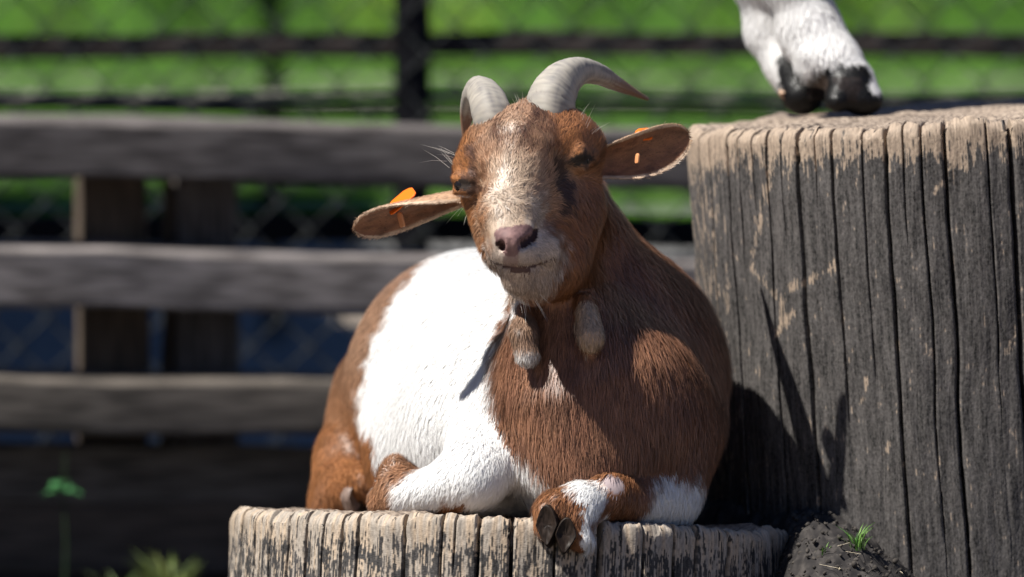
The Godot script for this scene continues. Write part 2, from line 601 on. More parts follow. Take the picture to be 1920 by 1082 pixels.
func build_resting_goat() -> void:
	clear_field()
	var down := Vector3(0.05, -1, 0.1)
	# --- trunk
	limb(Vector3(0.0791, 0.4274, -0.2000), 0.138, Vector3(-0.0348, 0.4039, -0.4500), 0.150, 0.05, Vector3(-0.55, -0.75, -0.25), 0.017)
	limb(Vector3(-0.0348, 0.4039, -0.4500), 0.148, Vector3(-0.0890, 0.3529, -0.5700), 0.118, 0.06, Vector3(-0.45, -0.85, 0.1), 0.016)
	limb(Vector3(0.1045, 0.4209, -0.0850), 0.120, Vector3(0.1143, 0.4583, -0.1300), 0.110, 0.05, Vector3(0.02, -1, 0.1), 0.034)
	limb(Vector3(0.1684, 0.4432, -0.1300), 0.062, Vector3(0.1605, 0.3885, -0.1000), 0.060, 0.05, Vector3(0.25, -1, 0.1), 0.028)
	limb(Vector3(0.1326, 0.4945, -0.2000), 0.072, Vector3(0.0803, 0.4889, -0.3000), 0.095, 0.05, Vector3(0.5, -0.8, -0.2), 0.022)
	limb(Vector3(0.0301, 0.4152, -0.1400), 0.078, Vector3(0.0392, 0.3547, -0.1400), 0.060, 0.05, Vector3(-0.2, -1, 0.1), 0.020)
	limb(Vector3(0.0829, 0.3678, -0.0300), 0.074, Vector3(0.0785, 0.3331, -0.0500), 0.060, 0.04, Vector3(0.0, -1, 0.1), 0.032)
	limb(Vector3(-0.0335, 0.3759, -0.2100), 0.092, Vector3(-0.0992, 0.3379, -0.3100), 0.070, 0.06, Vector3(-0.4, -0.9, 0.1), 0.018)
	# --- neck
	limb(Vector3(0.1205, 0.4877, -0.1400), 0.082, Vector3(0.0526, 0.6283, -0.1000), 0.055, 0.045, Vector3(0.25, -1, -0.1), 0.026)
	limb(Vector3(0.0486, 0.5452, -0.0400), 0.042, Vector3(0.0741, 0.4591, -0.0400), 0.078, 0.05, Vector3(0.0, -1, 0.15), 0.030)
	# --- head
	var up := Vector3(-0.3, 0.9, 0)
	limb(Vector3(-0.0130, 0.6911, -0.0200), 0.046, Vector3(0.0507, 0.7027, -0.0250), 0.046, 0.03, Vector3(0, 1, -0.4), 0.017)
	limb(Vector3(0.0188, 0.7136, -0.0150), 0.036, Vector3(0.0259, 0.7227, -0.0250), 0.030, 0.03, Vector3(0, 1, -0.6), 0.019)
	limb(Vector3(-0.0458, 0.6789, 0.0000), 0.017, Vector3(-0.0322, 0.6865, 0.0150), 0.020, 0.02, Vector3(-0.8, 0.6, 0), 0.009)
	limb(Vector3(0.0794, 0.7055, -0.0120), 0.020, Vector3(0.0616, 0.7063, 0.0100), 0.021, 0.02, Vector3(0.5, 0.8, 0), 0.009)
	limb(Vector3(0.0105, 0.6897, 0.0220), 0.043, Vector3(-0.0029, 0.6376, 0.0720), 0.029, 0.03, Vector3(0, 0.8, 0.2), 0.012)
	limb(Vector3(-0.0029, 0.6376, 0.0720), 0.029, Vector3(-0.0017, 0.6159, 0.0920), 0.023, 0.02, Vector3(0, -0.8, 0.2), 0.005)
	limb(Vector3(0.0590, 0.6378, -0.0250), 0.042, Vector3(0.0499, 0.5950, 0.0050), 0.036, 0.035, Vector3(0.6, -0.7, -0.2), 0.016)
	limb(Vector3(-0.0200, 0.6507, 0.0000), 0.030, Vector3(-0.0105, 0.6022, 0.0300), 0.022, 0.03, Vector3(-0.2, -1, 0), 0.015)
	limb(Vector3(0.0235, 0.6335, 0.0100), 0.050, Vector3(0.0175, 0.5937, 0.0350), 0.036, 0.03, Vector3(0.2, -1, 0), 0.013)
	limb(Vector3(-0.0087, 0.5976, 0.0850), 0.0195, Vector3(0.0029, 0.5922, 0.0920), 0.019, 0.015, Vector3(-0.4, -0.8, 0.2), 0.005)
	limb(Vector3(0.0291, 0.5977, 0.0660), 0.024, Vector3(0.0116, 0.5929, 0.0850), 0.020, 0.015, Vector3(0.6, -0.7, 0), 0.005)
	limb(Vector3(0.0233, 0.5662, 0.0450), 0.025, Vector3(0.0070, 0.5664, 0.0780), 0.0185, 0.015, Vector3(0.2, -1, 0), 0.008)
	limb(Vector3(0.0440, 0.5753, 0.0200), 0.030, Vector3(0.0234, 0.5621, 0.0450), 0.022, 0.02, Vector3(0.3, -1, -0.1), 0.011)
	# nose pad
	limb(Vector3(-0.0104, 0.6166, 0.1040), 0.0095, Vector3(-0.0058, 0.6082, 0.1100), 0.0095, 0.010, Vector3(0, -1, 0), 0.0)
	limb(Vector3(0.0127, 0.6197, 0.0980), 0.0115, Vector3(0.0046, 0.6092, 0.1080), 0.0105, 0.010, Vector3(0, -1, 0), 0.0)
	limb(Vector3(-0.0012, 0.6058, 0.1080), 0.010, Vector3(-0.0017, 0.5951, 0.1040), 0.011, 0.010, Vector3(0, -1, 0), 0.003)
	# eyelids
	limb(Vector3(0.0608, 0.6918, 0.0300), 0.0045, Vector3(0.0737, 0.6993, 0.0280), 0.0072, 0.008, Vector3(0.4, 0.8, 0), 0.004)
	limb(Vector3(0.0737, 0.6993, 0.0280), 0.0072, Vector3(0.0892, 0.6950, 0.0060), 0.0045, 0.008, Vector3(0.4, 0.8, 0), 0.004)
	limb(Vector3(0.0608, 0.6906, 0.0300), 0.0040, Vector3(0.0749, 0.6858, 0.0260), 0.0046, 0.008, Vector3(0.4, -0.8, 0), 0.004)
	limb(Vector3(0.0749, 0.6858, 0.0260), 0.0046, Vector3(0.0880, 0.6921, 0.0080), 0.0040, 0.008, Vector3(0.4, -0.8, 0), 0.004)
	limb(Vector3(-0.0615, 0.6713, 0.0150), 0.0056, Vector3(-0.0432, 0.6721, 0.0360), 0.0058, 0.008, Vector3(-0.4, 0.8, 0), 0.004)
	limb(Vector3(-0.0598, 0.6584, 0.0160), 0.0048, Vector3(-0.0444, 0.6593, 0.0360), 0.0050, 0.008, Vector3(-0.4, -0.8, 0), 0.004)
	# mouth, nostrils, groove of the lip
	carve(Vector3(-0.0220, 0.5836, 0.0840), Vector3(0.0029, 0.5786, 0.1090), 0.0016, 0.006)
	carve(Vector3(0.0029, 0.5786, 0.1090), Vector3(0.0231, 0.5798, 0.0990), 0.0012, 0.005)
	carve(Vector3(0.0231, 0.5798, 0.0980), Vector3(0.0501, 0.5899, 0.0500), 0.0018, 0.006)
	carve(Vector3(-0.0138, 0.6071, 0.1220), Vector3(-0.0092, 0.6014, 0.1120), 0.0042, 0.004)
	carve(Vector3(0.0115, 0.6044, 0.1140), Vector3(0.0231, 0.6111, 0.1000), 0.0062, 0.004)
	carve(Vector3(0.0231, 0.6111, 0.1000), Vector3(0.0260, 0.6189, 0.0940), 0.0050, 0.004)
	carve(Vector3(-0.0017, 0.6089, 0.1240), Vector3(-0.0012, 0.5846, 0.1220), 0.0022, 0.004)
	# --- wattles
	limb(Vector3(0.0118, 0.5285, 0.0050), 0.010, Vector3(0.0129, 0.5026, 0.0300), 0.0140, 0.010, Vector3(0, -1, 0.1), 0.010)
	limb(Vector3(0.0129, 0.5026, 0.0300), 0.0140, Vector3(0.0164, 0.4813, 0.0360), 0.0135, 0.006, Vector3(0, -1, 0.1), 0.009)
	limb(Vector3(0.0810, 0.5360, 0.0120), 0.010, Vector3(0.0864, 0.4984, 0.0460), 0.0145, 0.008, Vector3(0, -1, 0.1), 0.008)
	# --- folded foreleg
	limb(Vector3(-0.0120, 0.3828, -0.1300), 0.056, Vector3(-0.0414, 0.3496, -0.0150), 0.036, 0.045, Vector3(-0.2, -1, 0.1), 0.012)
	limb(Vector3(-0.0413, 0.3380, 0.0000), 0.034, Vector3(-0.1183, 0.3182, -0.0200), 0.021, 0.02, Vector3(-0.5, -0.8, 0), 0.009)
	limb(Vector3(-0.1211, 0.3234, -0.0400), 0.024, Vector3(-0.1295, 0.3408, -0.0450), 0.018, 0.02, Vector3(0.15, 0.9, 0.1), 0.014)
	limb(Vector3(-0.1235, 0.3192, -0.0400), 0.025, Vector3(-0.1426, 0.3098, -0.0450), 0.018, 0.02, Vector3(-0.6, -0.6, 0.1), 0.010)
	# --- stretched foreleg
	limb(Vector3(0.1708, 0.3842, -0.0800), 0.055, Vector3(0.1713, 0.3386, -0.0550), 0.046, 0.03, Vector3(0.1, -1, 0.1), 0.018)
	limb(Vector3(0.1687, 0.3181, -0.0450), 0.044, Vector3(0.1320, 0.3207, 0.0050), 0.034, 0.010, Vector3(-0.1, -1, 0.1), 0.010)
	limb(Vector3(0.1151, 0.3251, 0.0250), 0.0290, Vector3(0.1067, 0.3266, 0.0350), 0.0275, 0.006, Vector3(-0.3, -0.9, 0.2), 0.010)
	limb(Vector3(0.0983, 0.3200, 0.0450), 0.019, Vector3(0.0759, 0.3176, 0.0620), 0.021, 0.015, Vector3(-0.8, -0.4, 0.2), 0.006)
	limb(Vector3(0.0729, 0.3151, 0.0660), 0.025, Vector3(0.0495, 0.3134, 0.0780), 0.022, 0.014, Vector3(-0.5, -0.7, 0.4), 0.012)
	limb(Vector3(0.0396, 0.3077, 0.0800), 0.017, Vector3(0.0372, 0.2935, 0.0840), 0.014, 0.010, Vector3(-0.3, -1, 0.2), 0.009)
	limb(Vector3(0.0699, 0.3017, 0.0780), 0.021, Vector3(0.0744, 0.2821, 0.0860), 0.015, 0.010, Vector3(0.1, -1, 0.2), 0.014)
	# --- hind leg and foot
	limb(Vector3(-0.1578, 0.3906, -0.5600), 0.052, Vector3(-0.1948, 0.3196, -0.4400), 0.034, 0.04, Vector3(-0.2, -1, 0.2), 0.016)
	limb(Vector3(-0.1961, 0.3273, -0.4400), 0.034, Vector3(-0.2100, 0.2824, -0.3800), 0.028, 0.02, Vector3(-0.3, -0.9, 0.2), 0.013)
	limb(Vector3(-0.2144, 0.2730, -0.3800), 0.020, Vector3(-0.2254, 0.2677, -0.3700), 0.012, 0.015, Vector3(-0.7, -0.6, 0.2), 0.012)
	limb(Vector3(-0.2006, 0.2950, -0.3800), 0.024, Vector3(-0.1757, 0.3033, -0.3400), 0.020, 0.015, Vector3(0.6, -0.6, 0.3), 0.010)
	limb(Vector3(-0.1906, 0.2875, -0.3600), 0.022, Vector3(-0.1778, 0.2841, -0.3500), 0.016, 0.012, Vector3(0.3, -0.8, 0.4), 0.008)

	var headbox := AABB(Vector3(-0.0792, 0.4562, -0.13), Vector3(0.205, 0.325, 0.275))
	var footbox := AABB(Vector3(0.0145, 0.2522, -0.03), Vector3(0.125, 0.115, 0.15))
	var legbox := AABB(Vector3(-0.1583, 0.2876, -0.09), Vector3(0.160, 0.11, 0.12))
	mesh_field(AABB(Vector3(-0.30, 0.24, -0.74), Vector3(0.58, 0.56, 0.90)), 0.0065, [headbox.grow(-0.004), footbox.grow(-0.004), legbox.grow(-0.004)])
	mesh_field(headbox, 0.0027, [])
	mesh_field(footbox, 0.0033, [])
	mesh_field(legbox, 0.0040, [])
	print("goat body ", gv.size(), " vertices ", Time.get_ticks_msec())
	flow_from_limbs(0)
	var bridge := Vector3(-0.0046, 0.6399, 0.0850)
	for i in gv.size():
		var p := gv[i]
		gc[i] = coat(p)
		if p.y > 0.5967 and headbox.has_point(p) and p.z > -0.05:
			# face hair fans out from the bridge of the nose
			var w := 1.0 - smoothstep(0.045, 0.115, p.distance_to(bridge))
			var out := p - bridge
			if p.y < bridge.y:
				out.y *= 0.3
			gdir[i] = (gdir[i] * (1.0 - w * 0.85) + out.normalized() * w * 0.85).normalized()
		# bare skin: nose pad, lips, eye rims
		var nose := 1.0 if p.z < 0.06 or not headbox.has_point(p) else minf(near_flat(p, Vector3(-0.0104, 0.6145, 0.1100), Vector3(0.0150, 0.6174, 0.1100)) + 0.001, near_flat(p, Vector3(-0.0017, 0.6122, 0.1100), Vector3(-0.0012, 0.6013, 0.1100)))
		if nose < 0.0100:
			gden[i] = 0.0
			gc[i] = Color(0.26, 0.155, 0.145).lerp(Color(0.13, 0.075, 0.075), clampf(0.5 + broad.get_noise_3dv(p * 120.0), 0, 1))
		elif nose < 0.016:
			glen[i] *= 0.5
		if p.z > 0.03 and headbox.has_point(p):
			var lip := minf(near_flat(p, Vector3(-0.0243, 0.5845, 0.0900), Vector3(0.0012, 0.5784, 0.1040)), near_flat(p, Vector3(0.0012, 0.5784, 0.1040), Vector3(0.0243, 0.5799, 0.0900)))
			lip = minf(lip + 0.0005, near_flat(p, Vector3(0.0243, 0.5802, 0.0950), Vector3(0.0489, 0.5890, 0.0560)) + 0.0018)
			var mid := near_flat(p, Vector3(0.0000, 0.5752, 0.1000), Vector3(0.0185, 0.5752, 0.1000))
			if near_flat(p, Vector3(0.0127, 0.6042, 0.1000), Vector3(0.0237, 0.6111, 0.1000)) < 0.0040 or near_flat(p, Vector3(0.0237, 0.6111, 0.1000), Vector3(0.0254, 0.6181, 0.1000)) < 0.0030 or near_flat(p, Vector3(-0.0145, 0.6053, 0.1000), Vector3(-0.0104, 0.6013, 0.1000)) < 0.0036:
				gden[i] = 0.0
				gc[i] = Color(0.03, 0.015, 0.015)
			if lip < 0.0027 or mid < 0.0022:
				gden[i] = 0.10
				gc[i] = Color(0.10, 0.055, 0.05)
		if near_seg(p, Vector3(-0.0017, 0.5982, 0.1180), Vector3(-0.0012, 0.5834, 0.1120)) < 0.009:
			glen[i] *= 0.6
			gc[i] = gc[i].lerp(Color(0.22, 0.13, 0.12), 0.6)
		if p.z > -0.03 and headbox.has_point(p) and (near_flat(p, Vector3(0.0691, 0.6920, 0.0200), Vector3(0.0820, 0.6943, 0.0200)) < 0.0058 or near_flat(p, Vector3(-0.0550, 0.6660, 0.0300), Vector3(-0.0503, 0.6655, 0.0300)) < 0.0058):
			gden[i] = 0.25
			gc[i] = Color(0.03, 0.02, 0.018)
		# bald callus on the wrist
		if p.distance_to(Vector3(0.1121, 0.3401, 0.0580)) < 0.012:
			gden[i] = 0.05
			gc[i] = Color(0.36, 0.29, 0.29)
		if p.z > 0.075 and near_flat(p, Vector3(0.0371, 0.2964, 0.1000), Vector3(0.0592, 0.2847, 0.1000)) < 0.026:
			gden[i] = 0.5
			glen[i] = 0.006
		# wattles
		if near_seg(p, Vector3(0.0129, 0.5084, 0.0300), Vector3(0.0164, 0.4797, 0.0380)) < 0.0185:
			gc[i] = Color(0.24, 0.15, 0.10).lerp(Color(0.62, 0.58, 0.55), clampf((0.4883 - p.y) / 0.007, 0, 1))
		if near_seg(p, Vector3(0.0826, 0.5219, 0.0300), Vector3(0.0864, 0.4974, 0.0480)) < 0.0185:
			gc[i] = Color(0.50, 0.36, 0.245)
	# --- ears, part of the same skin
	ear(Vector3(-0.0484, 0.6505, -0.0300), Vector3(-0.1737, 0.6150, -0.0300), Vector3(0.05, -0.93, 0.36), 0.028, 1.6, 0.8, 0.006, 0.85)
	ear(Vector3(0.0876, 0.6866, -0.0450), Vector3(0.1968, 0.7164, -0.0750), Vector3(-0.05, -0.14, 0.98), 0.0290, 1.3, 0.60, -0.006, 0.05)
	print("goat skin ", gv.size(), " ", Time.get_ticks_msec())

	var goat := thing("resting_goat", "brown and white horned goat lying folded on the low cut log", "goat", Vector3(0.0000, 0.2779, -0.2400))
	goat.position = Vector3.ZERO
	var skin := tinted(0.6, 0.35)
	put("body", arrays_mesh(gv, gn, gi, gc), skin, goat)
	hv.clear(); hn.clear(); hc.clear(); hi.clear()
	grow_fur(620000.0, 0.00048)
	whiskers()
	print("goat fur ", hv.size() / 5, " hairs ", Time.get_ticks_msec())
	var fur := put("fur", arrays_mesh(hv, hn, hi, hc), fur_material(), goat)
	fur.set_meta("kind", "stuff")
	# --- horns
	horn([Vector3(0.0400, 0.7277, -0.0160), Vector3(0.0424, 0.7523, -0.0220), Vector3(0.0484, 0.7691, -0.0320), Vector3(0.0597, 0.7824, -0.0460), Vector3(0.0760, 0.7884, -0.0680), Vector3(0.0960, 0.7843, -0.0940), Vector3(0.1137, 0.7748, -0.1200), Vector3(0.1335, 0.7645, -0.1460), Vector3(0.1539, 0.7543, -0.1700)],
		[0.0262, 0.0258, 0.0236, 0.0196, 0.0150, 0.0118, 0.0084, 0.0050, 0.0014], goat, "curved grey horn sweeping back with a fine brown tip")
	horn([Vector3(-0.0165, 0.7208, -0.0120), Vector3(-0.0230, 0.7441, -0.0200), Vector3(-0.0290, 0.7601, -0.0400), Vector3(-0.0356, 0.7665, -0.0680), Vector3(-0.0429, 0.7611, -0.0940), Vector3(-0.0484, 0.7474, -0.1120), Vector3(-0.0515, 0.7316, -0.1220), Vector3(-0.0534, 0.7098, -0.1280)],
		[0.0215, 0.0208, 0.0188, 0.0160, 0.0128, 0.0096, 0.0064, 0.0016], goat, "grey horn seen end on, curling back and down")
	# --- eyes
	var ball := SphereMesh.new()
	ball.radius = 0.0098
	ball.height = 0.0196
	ball.radial_segments = 24
	ball.rings = 14
	var eyem := plain(Color(0.008, 0.005, 0.004), 0.22, 0.5)
	put("eye", ball, eyem, goat).position = Vector3(0.0755, 0.6920, 0.0212)
	put("eye", ball, eyem, goat).position = Vector3(-0.0539, 0.6644, 0.0190)
	# --- tooth showing between the lips
	var tooth := BoxMesh.new()
	tooth.size = Vector3(0.010, 0.004, 0.004)
	var tm := put("tooth", tooth, plain(Color(0.62, 0.55, 0.42), 0.35), goat)
	tm.position = Vector3(0.0127, 0.5821, 0.0980)
	tm.rotation_degrees = Vector3(0, -20, 6)
	# --- hooves
	var hoofm := horny(Color(0.018, 0.012, 0.009), 5)
	var hoofg := horny(Color(0.16, 0.115, 0.095), 6)
	claw(Vector3(0.0370, 0.2994, 0.1120), Vector3(0.05, -1, 0.10), Vector3(-0.30, 0.22, 1), 0.0125, 0.0235, 0.024, hoofm, goat)
	claw(Vector3(0.0584, 0.2888, 0.1160), Vector3(-0.10, -1, 0.12), Vector3(0.05, 0.2, 1), 0.0118, 0.0205, 0.028, hoofm, goat)
	claw(Vector3(-0.1815, 0.2848, -0.3250), Vector3(0.30, -0.8, 0.4), Vector3(0.75, 0.1, 0.65), 0.012, 0.018, 0.016, hoofg, goat)
	claw(Vector3(-0.1681, 0.2806, -0.3350), Vector3(0.30, -0.9, 0.3), Vector3(0.75, 0.1, 0.65), 0.011, 0.016, 0.016, hoofm, goat)
	claw(Vector3(-0.1497, 0.3062, -0.0450), Vector3(-0.8, -0.5, 0.1), Vector3(-0.3, 0.3, 0.9), 0.009, 0.014, 0.012, hoofg, goat)
	# --- ear tags
	var orange := plain(Color(0.93, 0.165, 0.008), 0.42)
	orange.backlight_enabled = true
	orange.backlight = Color(0.5, 0.2, 0.02)
	var faded := plain(Color(0.62, 0.27, 0.12), 0.5)
	tag_plate(Vector3(-0.1228, 0.6458, -0.0300), Vector3(0.76, 0.65, 0.0), Vector3(-0.22, 0.26, -0.94), 0.037, 0.032, orange, goat, "orange plastic tag standing above the drooping ear")
	tag_plate(Vector3(-0.1227, 0.6249, -0.0220), Vector3(0.35, 0.15, 0.92), Vector3(-0.10, 0.96, 0.25), 0.014, 0.017, faded, goat, "faded orange tag face inside the drooping ear")
	tag_plate(Vector3(0.1467, 0.7177, -0.0700), Vector3(1.0, 0.10, 0.0), Vector3(0, 0.55, -0.83), 0.019, 0.022, orange, goat, "orange tag poking above the raised ear")
	tag_plate(Vector3(0.1392, 0.6917, -0.0500), Vector3(0.45, 0.10, 0.85), Vector3(0.1, 1.0, -0.1), 0.007, 0.011, faded, goat, "faded orange tag stud inside the raised ear")

func fur_material() -> StandardMaterial3D:
	var m := tinted(0.40, 0.48)
	m.backlight_enabled = true
	m.backlight = Color(0.68, 0.68, 0.68)
	return m

func horny(c: Color, sd: int) -> StandardMaterial3D:
	var m := textured(noise_tex(0.03, sd, [[0.0, c * 0.5], [0.5, c], [1.0, c * 2.2]], 256), Vector3(26, 9, 26), 0.45)
	return m

func whiskers() -> void:
	var pale := Color(0.75, 0.70, 0.62)
	var sets := [
		[Vector3(-0.0646, 0.6830, 0.0000), Vector3(-0.7, 0.7, 0.2), 0.030, 5], [Vector3(-0.0671, 0.6973, -0.0100), Vector3(-0.9, 0.35, 0.1), 0.030, 5],
		[Vector3(0.0763, 0.7212, 0.0000), Vector3(0.35, 0.9, 0.2), 0.028, 7], [Vector3(0.0676, 0.7297, -0.0100), Vector3(0.5, 0.85, 0.1), 0.025, 6],
		[Vector3(0.0175, 0.5513, 0.0600), Vector3(0.5, -0.8, 0.2), 0.030, 12],
		[Vector3(0.0000, 0.5520, 0.0700), Vector3(-0.2, -1, 0.2), 0.026, 8], [Vector3(-0.0554, 0.6409, -0.0200), Vector3(-0.7, -0.65, 0.3), 0.020, 4],
		[Vector3(0.0118, 0.7473, -0.0100), Vector3(-0.2, 1, 0.2), 0.014, 24], [Vector3(0.0294, 0.7532, -0.0100), Vector3(0.1, 1, 0.2), 0.012, 20],
	]
	for s in sets:
		for k in s[3]:
			var j := Vector3(rng.randf() - 0.5, rng.randf() - 0.5, rng.randf() - 0.5)
			var d: Vector3 = (s[1] + j * 0.7).normalized()
			var side := d.cross(Vector3(0, 0, 1)).normalized()
			hair(s[0] + j * 0.018, side.cross(d).normalized() * 1.0, d, s[2] * rng.randf_range(0.6, 1.25), 0.05, 0.00020, pale, pale, Vector3(0, -0.12, 0) + j * 0.3)

func ear(root: Vector3, tip: Vector3, face: Vector3, halfw: float, wrap0: float, wrap1: float, bow: float, turn: float) -> void:
	var along := tip - root
	var t := along.normalized()
	var f0 := (face - t * face.dot(t)).normalized()
	var w0 := t.cross(f0).normalized()
	if w0.y < 0.0:
		w0 = -w0
	var w := w0
	var rows := 40
	var cols := 40
	var start := gv.size()
	for r in rows:
		var u := float(r) / (rows - 1)
		var tw := turn * (u - 0.2)
		var f := (f0 * cos(tw) + w0 * sin(tw)).normalized()
		w = (w0 * cos(tw) - f0 * sin(tw)).normalized()
		var wide := halfw * sqrt(maxf(1.0 - pow(absf(u - 0.45) / 0.555, 2.8), 0.0)) if u > 0.45 else halfw * lerpf(0.80, 1.0, smoothstep(0.0, 0.45, u))
		wide = maxf(wide, 0.0006)
		var mid := root + along * u + w0 * bow * sin(u * PI)
		var half := lerpf(wrap0, wrap1, smoothstep(0.0, 0.85, u))
		var rad := wide / half
		for k in cols:
			var a := TAU * k / cols
			var v := cos(a)
			var th := 0.0024 * minf(1.0, wide / 0.008)
			var ph := half * v
			var out := w * sin(ph) - f * cos(ph)
			var off := -sin(a) * th
			var pos := mid + out * (rad + off) + f * rad * lerpf(cos(half), 1.0, 0.5)
			gv.append(pos)
			gn.append(Vector3.ZERO)
			var inner := sin(a) > 0.15 and absf(v) < 0.90
			var col := Color(0.46, 0.29, 0.18) if inner == false else Color(0.25, 0.118, 0.066)
			if absf(v) > 0.86:
				col = Color(0.58, 0.43, 0.31)
			if inner:
				col = col.lerp(Color(0.12, 0.060, 0.036), clampf(wob.get_noise_3d(v * 3.0, u * 5.0, halfw * 900.0) * 0.9 + 0.15, 0, 0.8))
			gc.append(col)
			gdir.append((t + w * v * 0.55 + f * (0.3 if inner else 0.0)).normalized())
			glen.append(0.0070 if absf(v) < 0.86 else 0.0065)
			gden.append(1.2)
	for r in rows - 1:
		for k in cols:
			var a := start + r * cols + k
			var b := start + r * cols + (k + 1) % cols
			gi.append_array([a, b, a + cols, b, b + cols, a + cols])
	# outward normals, turning the faces over if they came out inside
	var test := (gv[start + 5 * cols + cols] - gv[start + 5 * cols]).cross(gv[start + 5 * cols + 1] - gv[start + 5 * cols])
	var flip := test.dot(w) < 0.0
	for q in range(gi.size() - (rows - 1) * cols * 6, gi.size(), 3):
		if flip:
			var s := gi[q + 1]
			gi[q + 1] = gi[q + 2]
			gi[q + 2] = s
		var fn := (gv[gi[q + 2]] - gv[gi[q]]).cross(gv[gi[q + 1]] - gv[gi[q]])
		for m in 3:
			gn[gi[q + m]] += fn
	for i in range(start, gv.size()):
		gn[i] = gn[i].normalized()

func horn(pts: Array, radii: Array, goat: Node3D, label: String) -> void:
	var path := spline(pts, 14)
	var rad := spline_f(radii, 14)
	var run := 0.0
	var v := PackedVector3Array()
	var c := PackedColorArray()
	var sides := 28
	var x := Vector3.ZERO
	for i in path.size():
		var t := (path[mini(i + 1, path.size() - 1)] - path[maxi(i - 1, 0)]).normalized()
		if i == 0:
			x = t.cross(Vector3(0, 0, 1)).normalized()
		else:
			run += path[i].distance_to(path[i - 1])
		x = (x - t * x.dot(t)).normalized()
		var y := t.cross(x)
		var u := float(i) / path.size()
		for s in sides:
			var a := TAU * s / sides
			var ring := sin(run * 1500.0 + wob.get_noise_2d(s * 0.25, run * 30.0) * 2.5) * 0.00016 * (1.0 - u) + wob.get_noise_3d(s * 0.8, run * 120.0, 4.0) * 0.00055 * (1.0 - u)
			ring += wob.get_noise_3d(s * 2.2, run * 14.0, 9.0) * 0.0004
			var keel := 1.0 + 0.07 * cos(2.0 * a)
			v.append(path[i] + (x * cos(a) * keel + y * sin(a) / keel) * (rad[i] + ring))
			var streak := wob.get_noise_3d(s * 2.2, run * 7.0, 2.0) * 0.55 + wob.get_noise_3d(s * 0.22, run * 240.0, 5.0) * 0.40 + wob.get_noise_3d(s * 0.5, run * 25.0, 15.0) * 0.3
			var col := Color(0.33, 0.30, 0.255).lerp(Color(0.155, 0.145, 0.14), clampf(0.36 + streak * 0.95, 0, 1))
			col = col.lerp(Color(0.20, 0.115, 0.075), smoothstep(0.62, 0.86, u + streak * 0.08))
			c.append(col)
	var m := tinted(0.6, 0.35)
	var o := put("horn", grid_mesh(v, path.size(), sides, true, true, c), m, goat)
	o.set_meta("label", label)

# a cloven half: an almond outline in the plane across `face`, with a hollow sole inside a raised rim
func claw(at: Vector3, tip: Vector3, face: Vector3, halfw: float, halfl: float, deep: float, m: Material, goat: Node3D) -> void:
	var f := face.normalized()
	var d := (tip - f * tip.dot(f)).normalized()
	var s := d.cross(f)
	var n := 28
	var rings := [[0.0, -0.0040], [0.45, -0.0036], [0.72, -0.0022], [0.88, -0.0006], [0.95, -0.0012], [1.0, -0.0045], [1.03, -deep * 0.5], [0.85, -deep], [0.0, -deep * 1.1]]
	var v := PackedVector3Array()
	for r in rings:
		for k in n:
			var a := TAU * k / n
			var l := cos(a)
			var pinch := pow(1.0 - 0.62 * clampf(l, 0, 1) - 0.22 * clampf(-l, 0, 1), 1.0)
			var q: Vector3 = s * sin(a) * halfw * pinch * r[0] + d * l * halfl * r[0]
			v.append(at + q + f * (r[1] + wob.get_noise_3dv(q * 260.0) * 0.0007))
	put("hoof", grid_mesh(v, rings.size(), n, true, d.cross(s).dot(f) > 0.0), m, goat)

# an eight-sided plastic plate with rounded corners
func tag_plate(at: Vector3, xdir: Vector3, ydir: Vector3, w: float, h: float, m: Material, goat: Node3D, label: String) -> void:
	var x := xdir.normalized()
	var y := (ydir - x * ydir.dot(x)).normalized()
	var z := x.cross(y)
	var outline := [Vector2(-0.5, -0.35), Vector2(-0.42, -0.48), Vector2(-0.3, -0.5), Vector2(0.3, -0.5), Vector2(0.42, -0.48), Vector2(0.5, -0.35), Vector2(0.5, 0.2), Vector2(0.42, 0.36), Vector2(0.25, 0.5), Vector2(-0.25, 0.5), Vector2(-0.42, 0.36), Vector2(-0.5, 0.2)]
	var v := PackedVector3Array()
	for r in [[0.0, 0.0011], [0.95, 0.0011], [1.0, 0.0006], [1.0, -0.0006], [0.95, -0.0011], [0.0, -0.0011]]:
		for q: Vector2 in outline:
			v.append(at + x * q.x * w * r[0] + y * q.y * h * r[0] + z * r[1])
	var o := put("ear_tag", grid_mesh(v, 6, outline.size(), true, true), m, goat)
	o.set_meta("label", label)

